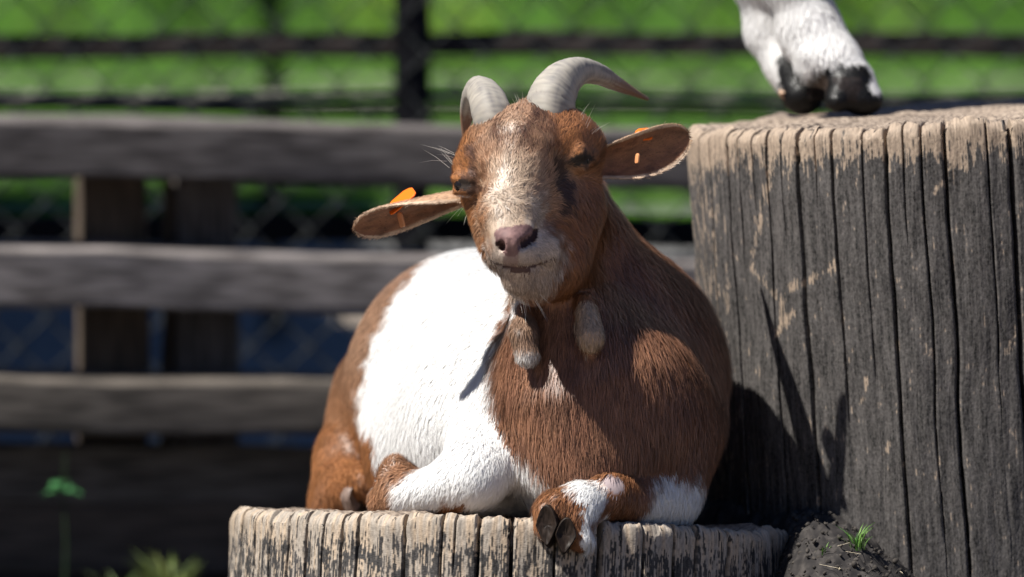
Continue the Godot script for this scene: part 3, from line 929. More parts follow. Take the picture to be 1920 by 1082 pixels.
func build_standing_goat() -> void:
	clear_field()
	var up := Vector3(0.4070, 0.7367, -0.5000)
	var top := up.y
	var dn := Vector3(0.25, -1, 0.05)
	# near hind leg
	limb(up + Vector3(-0.075, 0.30, -0.01), 0.062, Vector3(0.3299, 0.9017, -0.5200), 0.040, 0.03, dn, 0.016)
	limb(Vector3(0.3299, 0.9017, -0.5200), 0.036, Vector3(0.3564, 0.8255, -0.5100), 0.034, 0.02, dn, 0.015)
	limb(Vector3(0.3564, 0.8255, -0.5100), 0.034, Vector3(0.3808, 0.7928, -0.4900), 0.029, 0.02, dn, 0.015)
	limb(Vector3(0.3808, 0.7928, -0.4900), 0.027, Vector3(0.4041, 0.7678, -0.4750), 0.025, 0.02, dn, 0.010)
	limb(Vector3(0.3551, 0.7973, -0.4850), 0.016, Vector3(0.3476, 0.7777, -0.4850), 0.009, 0.02, Vector3(-0.1, -1, 0.1), 0.012)
	limb(Vector3(0.4041, 0.7678, -0.4750), 0.023, Vector3(0.4136, 0.7484, -0.4650), 0.022, 0.01, dn, 0.004)
	limb(Vector3(0.4088, 0.7628, -0.4700), 0.018, Vector3(0.4261, 0.7453, -0.4620), 0.013, 0.012, dn, 0.004)
	limb(Vector3(0.3919, 0.7599, -0.4620), 0.018, Vector3(0.3850, 0.7456, -0.4520), 0.015, 0.012, dn, 0.004)
	# far hind leg
	limb(up + Vector3(-0.10, 0.30, -0.12), 0.055, Vector3(0.2966, 0.9015, -0.6000), 0.036, 0.03, dn, 0.013)
	limb(Vector3(0.2953, 0.9015, -0.6000), 0.031, Vector3(0.3097, 0.8229, -0.6000), 0.024, 0.02, dn, 0.012)
	limb(Vector3(0.3097, 0.8229, -0.6000), 0.024, Vector3(0.3316, 0.7858, -0.5850), 0.024, 0.02, dn, 0.008)
	limb(Vector3(0.3316, 0.7858, -0.5850), 0.024, Vector3(0.3500, 0.7503, -0.5650), 0.026, 0.02, dn, 0.004)
	# rump, trunk, chest, neck and head, and the forelegs further along the log
	var b := up + Vector3(0, 0.40, -0.06)
	limb(b + Vector3(-0.06, 0.0, 0), 0.105, b + Vector3(0.16, -0.02, 0), 0.125, 0.05, Vector3(-0.6, -0.8, 0), 0.022)
	limb(b + Vector3(0.16, -0.02, 0), 0.125, b + Vector3(0.32, 0.01, 0), 0.110, 0.05, Vector3(-0.6, -0.8, 0), 0.022)
	limb(b + Vector3(0.36, 0.05, 0), 0.080, b + Vector3(0.47, 0.20, 0.0), 0.055, 0.05, Vector3(-0.3, -1, 0), 0.02)
	limb(b + Vector3(0.47, 0.23, 0.0), 0.052, b + Vector3(0.60, 0.15, 0.0), 0.028, 0.03, Vector3(-0.3, -1, 0), 0.008)
	limb(b + Vector3(-0.15, 0.06, 0), 0.025, b + Vector3(-0.19, 0.13, 0), 0.012, 0.03, Vector3(-0.3, 1, 0), 0.03)
	for s: float in [-0.055, 0.055]:
		limb(b + Vector3(0.33, -0.06, s), 0.05, b + Vector3(0.34, -0.20, s), 0.027, 0.03, dn, 0.012)
		limb(b + Vector3(0.34, -0.20, s), 0.025, b + Vector3(0.335, -0.35, s), 0.020, 0.02, dn, 0.01)
		limb(b + Vector3(0.335, -0.35, s), 0.022, b + Vector3(0.36, -0.385, s + 0.0), 0.022, 0.02, dn, 0.004)
		limb(b + Vector3(0.45, 0.27, s * 0.7), 0.016, b + Vector3(0.40, 0.29, s * 2.0), 0.008, 0.02, Vector3(0, 0, s), 0.008)
	var low := AABB(Vector3(0.2604, top - 0.03, -0.66), Vector3(0.20, 0.20, 0.26))
	mesh_field(AABB(Vector3(b.x - 0.28, top - 0.03, -0.80), Vector3(1.0, 0.80, 0.46)), 0.011, [low.grow(-0.006)])
	mesh_field(low, 0.0042, [])
	flow_from_limbs(0)
	var white := Color(0.78, 0.77, 0.76)
	var black := Color(0.006, 0.006, 0.007)
	for i in gv.size():
		var p := gv[i] + Vector3(wob.get_noise_3dv(gv[i] * 70.0), wob.get_noise_3dv(gv[i] * 70.0 + Vector3(9, 9, 9)), 0) * 0.004
		var c := white
		c = patch(c, black, near_flat(p, Vector3(0.3773, 0.7595, -0.4500), Vector3(0.4070, 0.7585, -0.4400)), 0.031, 0.004)
		c = patch(c, black, near_flat(p, Vector3(0.3328, 0.7810, -0.5700), Vector3(0.3537, 0.7481, -0.5500)), 0.022 if p.z < -0.53 else 0.006, 0.005)
		c = patch(c, Color(0.10, 0.07, 0.055), near_seg(p, Vector3(0.3670, 0.7692, -0.4700), Vector3(0.3608, 0.7502, -0.4700)), 0.012, 0.005)
		if p.x > 0.4233 and p.y < 0.7946 and p.x < 0.4545:
			c = white
		if p.x < 0.3205:
			c = white
		if p.y < top + 0.018 and low.has_point(gv[i]):
			c = black
		gc[i] = c
		gden[i] = 1.0 if low.has_point(gv[i]) else 0.22
		if p.y < top + 0.012:
			gden[i] = 0.1
	var goat := thing("standing_goat", "white goat with black markings above its hooves standing on the tall log", "goat")
	put("body", arrays_mesh(gv, gn, gi, gc), tinted(0.6, 0.35), goat)
	hv.clear(); hn.clear(); hc.clear(); hi.clear()
	grow_fur(480000.0, 0.00055)
	print("second goat ", gv.size(), " hairs ", hv.size() / 5, " ", Time.get_ticks_msec())
	var fur := put("fur", arrays_mesh(hv, hn, hi, hc), fur_material(), goat)
	fur.set_meta("kind", "stuff")
	var dark := horny(Color(0.020, 0.016, 0.015), 8)
	var paleh := horny(Color(0.35, 0.24, 0.17), 9)
	claw(Vector3(0.3941, 0.7424, -0.4550), Vector3(1, 0, 0.45), Vector3(0, -1, 0.05), 0.016, 0.024, 0.030, dark, goat)
	claw(Vector3(0.4132, 0.7417, -0.4780), Vector3(1, 0, 0.05), Vector3(0, -1, 0.05), 0.016, 0.024, 0.024, dark, goat)
	claw(Vector3(0.3617, 0.7416, -0.5550), Vector3(1, 0, 0.35), Vector3(0, -1, 0.05), 0.017, 0.024, 0.030, dark, goat)
	claw(Vector3(0.3359, 0.7449, -0.5520), Vector3(0.9, -0.40, 0.1), Vector3(-0.1, -0.55, 1), 0.008, 0.016, 0.02, paleh, goat)

# ---------- setting ----------
func bank(x: float, z: float) -> float:
	# earth heaped behind and beside the low log
	var h := smoothstep(0.0, 0.13, x - lerpf(0.02, 0.205, smoothstep(-0.5, -0.12, z))) * smoothstep(-1.5, -1.0, z)
	h *= (1.0 - 0.5 * smoothstep(-0.12, 0.28, z)) * (1.0 - smoothstep(0.35, 0.6, z))
	h *= 1.0 - smoothstep(0.0, 1.0, (x - 0.36) / 0.22) * 0.62 * smoothstep(-0.6, -0.2, z)
	var n := broad.get_noise_2d(x * 7.0, z * 7.0) * 0.012 + wob.get_noise_2d(x * 40.0, z * 40.0) * 0.004 + wob.get_noise_2d(x * 110.0, z * 110.0) * 0.0055 + wob.get_noise_2d(x * 230.0, z * 230.0) * 0.0035
	return h * 0.279 + n * (0.3 + h * 0.5)

func build_setting() -> void:
	var xs := PackedFloat32Array([-120, -60, -25, -10, -5, -3, -2])
	var x := -1.4
	while x < 1.4:
		xs.append(x)
		x += 0.05 if x < 0.2 or x > 0.6 else 0.006
	xs.append_array([1.5, 2, 3, 5, 10, 25, 60, 120])
	var zs := PackedFloat32Array([-200, -100, -60, -30, -16, -10, -6, -4, -3])
	var z := -2.5
	while z < 1.0:
		zs.append(z)
		z += 0.05 if z < -0.4 or z > 0.3 else 0.006
	zs.append_array([1.2, 1.6, 2.5, 4, 8, 20])
	var v := PackedVector3Array()
	for zz in zs:
		for xx in xs:
			v.append(Vector3(xx, bank(xx, zz) if absf(xx) < 2.5 and absf(zz) < 2.6 else 0.0, zz))
	var soil := textured(noise_tex(0.02, 21, [[0.0, Color(0.018, 0.017, 0.018)], [0.5, Color(0.035, 0.032, 0.031)], [0.75, Color(0.06, 0.054, 0.05)], [1.0, Color(0.12, 0.105, 0.095)]], 512, 5), Vector3(5.0, 5.0, 5.0), 0.95, 0.1)
	structure(put("ground", grid_mesh(v, zs.size(), xs.size(), false, false), soil))
	# lawn, path and a sandy patch, each a sheet just above the ground
	var green := textured(noise_tex(0.012, 5, [[0.25, Color(0.030, 0.085, 0.012)], [0.5, Color(0.062, 0.165, 0.022)], [0.75, Color(0.125, 0.215, 0.035)]], 512, 4), Vector3(0.25, 0.25, 0.25), 0.9, 0.0)
	structure(sheet("lawn", -90, 90, -150, -31.3, 0.008, green))
	structure(sheet("lawn", -90, 90, -29.5, -13.2, 0.008, green))
	var pale := textured(noise_tex(0.02, 9, [[0.0, Color(0.22, 0.23, 0.17)], [0.6, Color(0.33, 0.32, 0.25)], [1.0, Color(0.42, 0.40, 0.33)]], 256), Vector3(0.6, 0.6, 0.6), 0.95)
	structure(sheet("path", -90, 90, -31.3, -29.5, 0.006, pale))
	var sand := textured(noise_tex(0.02, 10, [[0.0, Color(0.30, 0.24, 0.18)], [1.0, Color(0.44, 0.37, 0.29)]], 256), Vector3(1, 1, 1), 0.95)
	var st := PackedVector3Array()
	for q in [Vector2(-0.75, -9.4), Vector2(4, -9.4), Vector2(4, -6.4), Vector2(-0.25, -6.5)]:
		st.append(Vector3(q.x, 0.008, q.y))
	structure(put("sand", arrays_mesh(st, PackedVector3Array([Vector3.UP, Vector3.UP, Vector3.UP, Vector3.UP]), PackedInt32Array([0, 1, 2, 0, 2, 3])), sand))
	structure(sheet("yard", -40, 40, -13.2, -2.4, 0.004, textured(noise_tex(0.02, 12, [[0.0, Color(0.110, 0.109, 0.106)], [1.0, Color(0.190, 0.186, 0.178)]], 256), Vector3(0.8, 0.8, 0.8), 0.9, 0.0)))
	build_board_fence()
	build_wire_fence()
	structure(sheet("dirt", -12, 12, 0.9, 14, 0.012, sand))
	build_barn()
	build_grass_far()
	build_shrubs()

func sheet(called: String, x0: float, x1: float, z0: float, z1: float, y: float, m: Material) -> MeshInstance3D:
	var v := PackedVector3Array()
	for z in [z0, z1]:
		for x in [x0, x1]:
			v.append(Vector3(x, y, z))
	return put(called, grid_mesh(v, 2, 2, false, false), m)

func wood(sd: int, dark: Color, light: Color) -> StandardMaterial3D:
	var t := noise_tex(0.016, sd, [[0.2, dark], [0.5, dark.lerp(light, 0.5)], [0.8, light]], 512, 5)
	var m := textured(t, Vector3(0.9, 7.0, 7.0), 0.82)
	return m

# a timber from a to b (along x), as a part
func beam(called: String, a: Vector3, b: Vector3, h: float, d: float, bevel: float, m: Material, parent: Node3D, sd: int) -> MeshInstance3D:
	var o := put(called, timber(a.distance_to(b), h, d, bevel, sd), m, parent)
	var x := (b - a).normalized()
	var z := Vector3(0, 0, 1)
	if absf(x.y) > 0.9:
		z = Vector3(0, 0, 1)
	var y := z.cross(x).normalized()
	z = x.cross(y)
	o.transform = Transform3D(Basis(x, y, z), a)
	return o

func build_board_fence() -> void:
	var f := thing("board_fence", "weathered timber rail fence with rounded grey rails behind the goat", "fence")
	var w1 := wood(31, Color(0.065, 0.057, 0.054), Color(0.165, 0.146, 0.138))
	var w2 := wood(32, Color(0.100, 0.088, 0.083), Color(0.275, 0.245, 0.232))
	var w3 := wood(33, Color(0.070, 0.060, 0.051), Color(0.185, 0.158, 0.132))
	var brownish := wood(35, Color(0.070, 0.054, 0.042), Color(0.135, 0.104, 0.080))
	# the fence runs back to the right: z = -2 - 0.21 x along the middle of its rails
	beam("rail", Vector3(-1.2563, 0.6632, -1.7325), Vector3(1.4144, 0.5730, -2.3010), 0.086, 0.16, 0.011, w1, f, 1)
	beam("rail", Vector3(-1.2582, 0.4683, -1.7325), Vector3(1.4162, 0.3938, -2.3010), 0.088, 0.16, 0.011, w2, f, 2)
	beam("rail", Vector3(-1.2600, 0.2881, -1.7325), Vector3(1.4181, 0.2108, -2.3010), 0.080, 0.16, 0.011, w3, f, 3)
	beam("rail", Vector3(-1.2702, 0.1769, -1.7890), Vector3(1.4286, 0.1163, -2.3570), 0.086, 0.035, 0.006, w3, f, 4)
	beam("rail", Vector3(-1.2712, 0.0808, -1.7890), Vector3(1.4297, 0.0165, -2.3570), 0.108, 0.035, 0.008, brownish, f, 5)
	var top: float = 0.6499
	var posts := [[-0.0733, 0.098, brownish], [-0.0566, 0.092, w1], [-0.0637, 0.014, brownish], [0.0451, 0.098, brownish], [-0.149, 0.098, w1], [0.1314, 0.098, w1]]
	for i in posts.size():
		var k: float = posts[i][0]
		var w: float = posts[i][1]
		var x := k * 8.129 / (1.0 - 0.2126 * k)
		var z := -2.129 - 0.2126 * x
		var o := beam("post", Vector3(x, -0.05, z), Vector3(x, top, z), w, minf(w, 0.088), 0.006, posts[i][2], f, 20 + i)
		o.transform.basis = Basis(Vector3.UP, 0.2095) * o.transform.basis

func build_wire_fence() -> void:
	var f := thing("wire_fence", "dark chain-link fence on black posts beyond the timber rails", "fence")
	var black := plain(Color(0.010, 0.010, 0.012), 0.7, 0.15)
	var zf := -2.62
	var x0: float = -0.1585
	for k in [-2, -1, 0, 1, 2]:
		put("post", tube(PackedVector3Array([Vector3(x0 + k * 2.0, -0.02, zf - 0.03), Vector3(x0 + k * 2.0, 1.6, zf - 0.03), Vector3(x0 + k * 2.0, 1.615, zf - 0.03), Vector3(x0 + k * 2.0, 1.615, zf - 0.03)]), PackedFloat32Array([0.029, 0.029, 0.022, 0.0005]), 16), black, f)
	var dk := wood(41, Color(0.025, 0.021, 0.020), Color(0.055, 0.045, 0.042))
	beam("rail", Vector3(-2.9433, 0.7667, -2.7000), Vector3(3.0111, 0.7777, -2.7000), 0.037, 0.04, 0.006, dk, f, 41)
	beam("rail", Vector3(-2.9316, 0.6776, -2.6600), Vector3(2.9995, 0.6734, -2.6600), 0.014, 0.03, 0.005, black, f, 42)
	beam("rail", Vector3(-2.9559, 0.4812, -2.7200), Vector3(3.0245, 0.4701, -2.7200), 0.046, 0.03, 0.006, black, f, 43)
	beam("rail", Vector3(-2.9346, 0.6952, -2.6700), Vector3(3.0026, 0.6901, -2.6700), 0.016, 0.03, 0.006, wood(44, Color(0.10, 0.10, 0.08), Color(0.22, 0.21, 0.18)), f, 44)
	# the netting: wires bent to and fro, each hooked round the next
	var step := 0.0463
	var rows := int(1.5 / step)
	var v := PackedVector3Array()
	var idx := PackedInt32Array()
	for c in range(-66, 70):
		var last := -1
		for r in rows + 1:
			var side := 1.0 if (r + c) % 2 == 0 else -1.0
			var at := Vector3((c + 0.53 * side) * step + x0, 0.02 + r * step, zf + side * 0.003)
			var b := v.size()
			for s in 4:
				var a := TAU * s / 4.0
				v.append(at + Vector3(cos(a), 0.0, sin(a)) * 0.0030)
			if last >= 0:
				for s in 4:
					var s2 := (s + 1) % 4
					idx.append_array([last + s, b + s, last + s2, last + s2, b + s, b + s2])
			last = b
	var net := put("netting", arrays_mesh(v, smooth_normals(v, idx), idx), plain(Color(0.035, 0.038, 0.038), 0.5), f)
	net.set_meta("kind", "stuff")
	var far := thing("far_fence", "dark post and rail fence standing far out on the lawn", "fence")
	for q in [Vector3(-0.5699, 0.5310, -7.0000), Vector3(-2.3660, 0.5310, -7.0000), Vector3(1.4502, 0.5310, -7.0000)]:
		beam("post", Vector3(q.x, -0.05, q.z), Vector3(q.x, 1.4, q.z), 0.045, 0.045, 0.006, black, far, 50)
	beam("rail", Vector3(-2.3660, 1.32, -7.0), Vector3(1.4502, 1.32, -7.0), 0.06, 0.04, 0.006, dk, far, 51)

func blade_clump(count: int, spread: float, h: float, w: float, sd: int, c0: Color, c1: Color) -> ArrayMesh:
	var r := RandomNumberGenerator.new()
	r.seed = sd
	var v := PackedVector3Array()
	var n := PackedVector3Array()
	var c := PackedColorArray()
	var idx := PackedInt32Array()
	for i in count:
		var a := r.randf() * TAU
		var root := Vector3(cos(a), 0, sin(a)) * spread * r.randf() * 0.4
		var lean := Vector3(cos(a + r.randf_range(-0.6, 0.6)), 0, sin(a + r.randf_range(-0.6, 0.6))) * r.randf_range(0.15, 0.8)
		var side := Vector3(-sin(a), 0, cos(a)) * w
		var hh := h * r.randf_range(0.45, 1.0)
		var col := c0.lerp(c1, r.randf())
		var b := v.size()
		for s in 5:
			var t := s / 4.0
			var p := root + Vector3(0, hh * t * (1.0 - 0.25 * t), 0) + lean * hh * t * t
			var ww := (1.0 - t * t) * 1.0 + 0.04
			v.append(p - side * ww)
			v.append(p + Vector3(0, -w * 0.4, 0))
			v.append(p + side * ww)
			for q in 3:
				n.append((Vector3.UP * 0.4 + lean.normalized() * -0.6 + Vector3(0, 0.2, 0)).normalized())
				c.append(col)
			if s > 0:
				for q in 2:
					var g := b + s * 3 + q
					idx.append_array([g - 3, g, g - 2, g - 2, g, g + 1])
	return arrays_mesh(v, smooth_normals(v, idx), idx, c)

func leafy() -> StandardMaterial3D:
	var m := tinted(0.55, 0.4)
	m.backlight_enabled = true
	m.backlight = Color(0.6, 0.6, 0.6)
	return m

func build_grass_far() -> void:
	var mm := MultiMesh.new()
	mm.transform_format = MultiMesh.TRANSFORM_3D
	mm.use_colors = true
	mm.mesh = blade_clump(14, 0.5, 0.22, 0.012, 77, Color(0.05, 0.15, 0.02), Color(0.13, 0.24, 0.04))
	mm.instance_count = 9000
	var r := RandomNumberGenerator.new()
	r.seed = 5
	for i in 9000:
		var z := -13.4 - pow(r.randf(), 1.6) * 70.0
		if z < -29.2 and z > -31.5:
			z -= 3.0
		var x := r.randf_range(-1, 1) * (1.5 - z * 0.16)
		mm.set_instance_transform(i, Transform3D(Basis(Vector3.UP, r.randf() * TAU).scaled(Vector3.ONE * r.randf_range(0.3, 0.7)), Vector3(x, 0.0, z)))
		var t := 0.75 + 0.5 * r.randf() + broad.get_noise_2d(x * 0.9, z * 0.35) * 0.9
		mm.set_instance_color(i, Color(t, t, t))
	var o := MultiMeshInstance3D.new()
	o.name = "grass"
	o.multimesh = mm
	o.material_override = leafy()
	add_child(o)
	o.set_meta("kind", "stuff")
	o.set_meta("label", "bright green lawn grass growing beyond the fences")
	o.set_meta("category", "grass")

# ---------- logs ----------
# marks: strokes of bared wood, [from, to, half width] in metres round the log and down from its top
func log_skin(r: float, h: float, dark: bool, marks: Array, sd: int) -> Array:
	var w := 1536
	var hh := 512
	var img := PackedByteArray()
	img.resize(w * hh * 3)
	var bump := PackedByteArray()
	bump.resize(w * hh)
	var n := FastNoiseLite.new()
	n.noise_type = FastNoiseLite.TYPE_SIMPLEX
	n.fractal_type = FastNoiseLite.FRACTAL_NONE
	n.frequency = 1.0
	n.seed = sd
	# only the 210 degrees towards the open side are drawn; the back mirrors it
	var first := int(w * 0.21)
	var last := int(w * 0.79)
	for y in hh:
		var mm := (float(y) / hh) * h * 1000.0
		var rim := 1.0 - smoothstep(8.0, 62.0, mm) if dark else 1.0 - smoothstep(8.0, 42.0, mm)
		for x in range(first, last):
			var xm := (float(x) / w - 0.5) * TAU * r * 1000.0
			var g1 := n.get_noise_2d(xm * 0.42, mm * 0.020)
			var g2 := n.get_noise_2d(xm * 0.11 + 300.0, mm * 0.010)
			var g3 := n.get_noise_2d(xm * 0.9 + 700.0, mm * 0.10)
			var m := n.get_noise_2d(xm * 0.045 + 900.0, mm * 0.03)
			var f := n.get_noise_2d(xm * 1.3, mm * 1.1 + 500.0)
			var bare: float
			if dark:
				bare = rim * 1.5 - 0.78 + g1 * 0.42 + g2 * 0.30 + m * 0.30 + g3 * 0.22
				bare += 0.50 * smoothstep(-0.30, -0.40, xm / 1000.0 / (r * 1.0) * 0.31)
				for s in marks:
					var a: Vector2 = s[0] * 1000.0
					var b: Vector2 = s[1] * 1000.0
					var p := Vector2(xm, mm)
					var ab := b - a
					var t := clampf((p - a).dot(ab) / maxf(ab.length_squared(), 1e-6), 0, 1)
					var d := (p - a - ab * t).length()
					if d < s[2] * 2000.0:
						bare += 0.78 * (1.0 - d / (s[2] * 2000.0))
			else:
				bare = rim * 0.85 - 0.04 + g1 * 0.50 + g2 * 0.36 + m * 0.42 + g3 * 0.34
			var k := smoothstep(-0.10, 0.16, bare)
			var tone := 1.0 + g1 * 0.20 + g3 * 0.22 + f * 0.14
			var cd := Vector3(0.062, 0.056, 0.053) * (1.0 + g2 * 0.35 + f * 0.40 + g3 * 0.35 + g1 * 0.3)
			var cl := (Vector3(0.29, 0.222, 0.165) if dark else Vector3(0.37, 0.285, 0.205)) * tone
			if not dark:
				cl = cl.lerp(Vector3(0.27, 0.245, 0.215) * tone, clampf(0.5 + g2 * 0.8, 0, 1) * 0.7)
				cd *= 0.8
			var c := cd.lerp(cl, k)
			var at := (y * w + x) * 3
			img[at] = int(clampf(pow(maxf(c.x, 0.0), 0.4545), 0, 1) * 255.0)
			img[at + 1] = int(clampf(pow(maxf(c.y, 0.0), 0.4545), 0, 1) * 255.0)
			img[at + 2] = int(clampf(pow(maxf(c.z, 0.0), 0.4545), 0, 1) * 255.0)
			bump[y * w + x] = int(clampf(0.5 + g1 * 0.22 + g3 * 0.20 + f * 0.16 - (1.0 - k) * 0.08, 0, 1) * 255.0)
		for x in first:
			for c in 3:
				img[(y * w + x) * 3 + c] = img[(y * w + 2 * first - x) * 3 + c]
		for x in range(last, w):
			for c in 3:
				img[(y * w + x) * 3 + c] = img[(y * w + 2 * last - x - 1) * 3 + c]
	return [ImageTexture.create_from_image(Image.create_from_data(w, hh, false, Image.FORMAT_RGB8, img)), ImageTexture.create_from_image(Image.create_from_data(w, hh, false, Image.FORMAT_L8, bump))]

# cracks: [angle from the front in radians, half width, depth, length] in metres, sorted by angle
func build_log(o: Node3D, r: float, h: float, round_r: float, cracks: Array, skin: Array, topm: Material, sd: int) -> void:
	var rg := RandomNumberGenerator.new()
	rg.seed = sd
	var th := PackedFloat32Array()
	for c in cracks:
		for k in [-2.6, -1.25, -0.55, 0.0, 0.55, 1.25, 2.6]:
			th.append(c[0] + k * c[1] / r)
	var a := -PI
	while a < PI:
		var near := false
		for c in cracks:
			if absf(a - c[0]) < 3.2 * c[1] / r:
				near = true
		if not near:
			th.append(a)
		a += (0.0035 if absf(a) < 1.9 else 0.03) / r
	th.append(PI - 0.0001)
	th.sort()
	var lift := PackedFloat32Array()
	for i in cracks.size() + 1:
		lift.append(rg.randf_range(-0.0022, 0.0022))
	# rows: [radius share, inset, depth below the top, along the side]
	var rows := []
	for f in [0.0, 0.2, 0.4, 0.55, 0.68, 0.78, 0.85, 0.90, 0.935, 0.955]:
		rows.append([f * (r - round_r) / r / 0.955 if f < 0.955 else (r - round_r) / r, 0.0])
	for s in 5:
		var q := PI / 2 * (s + 1) / 5.0
		rows.append([(r - round_r + sin(q) * round_r) / r, (1.0 - cos(q)) * round_r])
	var y := round_r
	while y < h:
		y += 0.005 if y < 0.05 else 0.009
		rows.append([1.0, y])
	var toprows := 10
	var v := PackedVector3Array()
	var uv := PackedVector2Array()
	for ri in rows.size():
		var share: float = rows[ri][0]
		var dep: float = rows[ri][1]
		for t in th:
			# the piece between two cracks that this point is on, and how far across it
			var piece := 0
			while piece < cracks.size() and cracks[piece][0] < t:
				piece += 1
			var lo: float = cracks[piece - 1][0] if piece > 0 else cracks[-1][0] - TAU
			var hi2: float = cracks[piece][0] if piece < cracks.size() else cracks[0][0] + TAU
			var across := (t - lo) / maxf(hi2 - lo, 1e-5)
			var bulge := (1.0 - pow(2.0 * across - 1.0, 4.0)) * minf(hi2 - lo, 0.3) * r
			var groove := 0.0
			for q in [piece - 1, piece]:
				if q < 0 or q >= cracks.size():
					continue
				var c: Array = cracks[q]
				var wide: float = c[1] * (1.0 - 0.55 * clampf(dep / c[3], 0, 1)) * (1.0 + 0.3 * wob.get_noise_2d(dep * 30.0, q * 7.0))
				var g := 1.0 - smoothstep(0.35, 1.25, absf(t - c[0]) * r / wide)
				var fade := 1.0 - smoothstep(c[3] * 0.75, c[3], dep)
				if share < 0.999:
					fade *= smoothstep(1.0 - 6.0 * c[2] / r * 0.5 - 0.10, 1.0, share)
				groove = maxf(groove, g * fade * c[2])
			var rough := wob.get_noise_2d(t * r * 260.0, dep * 12.0 + sd) * 0.0005 + broad.get_noise_2d(t * 2.2 + sd, dep * 2.0) * 0.004 + wob.get_noise_2d(t * r * 60.0, dep * 9.0 + 40.0) * 0.0005
			var wander := broad.get_noise_2d(t * 1.3 + sd * 3.0, dep * 3.0) * 0.010 * clampf(dep * 4.0, 0, 1) + wob.get_noise_2d(t * 2.0, dep * 14.0) * 0.0010
			var rr := r * share
			var yy := -dep
			if share >= 0.999:
				rr += bulge * 0.008 - groove + rough
			else:
				rr += (bulge * 0.008 + rough - groove * 0.4) * share * share
				yy += lift[mini(piece, lift.size() - 1)] * smoothstep(0.55, 0.95, share) * bulge / maxf(minf(hi2 - lo, 0.3) * r, 1e-4)
				var px := rr * sin(t)
				var pz := rr * cos(t)
				yy += broad.get_noise_2d(px * 9.0 + sd, pz * 9.0) * 0.006 + wob.get_noise_2d(px * 70.0, pz * 70.0) * 0.0018 + wob.get_noise_2d(px * 190.0, pz * 190.0) * 0.0010 - groove * 0.9
				if dep > 0.0:
					yy -= groove * 0.2
			v.append(Vector3(rr * sin(t + wander * share), yy, rr * cos(t + wander * share)))
			uv.append(Vector2(t / TAU + 0.5, clampf(dep / h, 0.001, 0.999)))
	var n := th.size()
	var tv := v.slice(0, toprows * n)
	put("cut_face", grid_mesh(tv, toprows, n, true, true), topm, o)
	var sm := StandardMaterial3D.new()
	sm.albedo_texture = skin[0]
	sm.heightmap_enabled = true
	sm.heightmap_texture = skin[1]
	sm.heightmap_scale = 0.08
	sm.heightmap_flip_texture = false
	sm.roughness = 0.72
	sm.metallic_specular = 0.38
	sm.texture_repeat = false
	put("side", grid_mesh(v.slice((toprows - 1) * n), rows.size() - toprows + 1, n, true, true, PackedColorArray(), uv.slice((toprows - 1) * n)), sm, o)

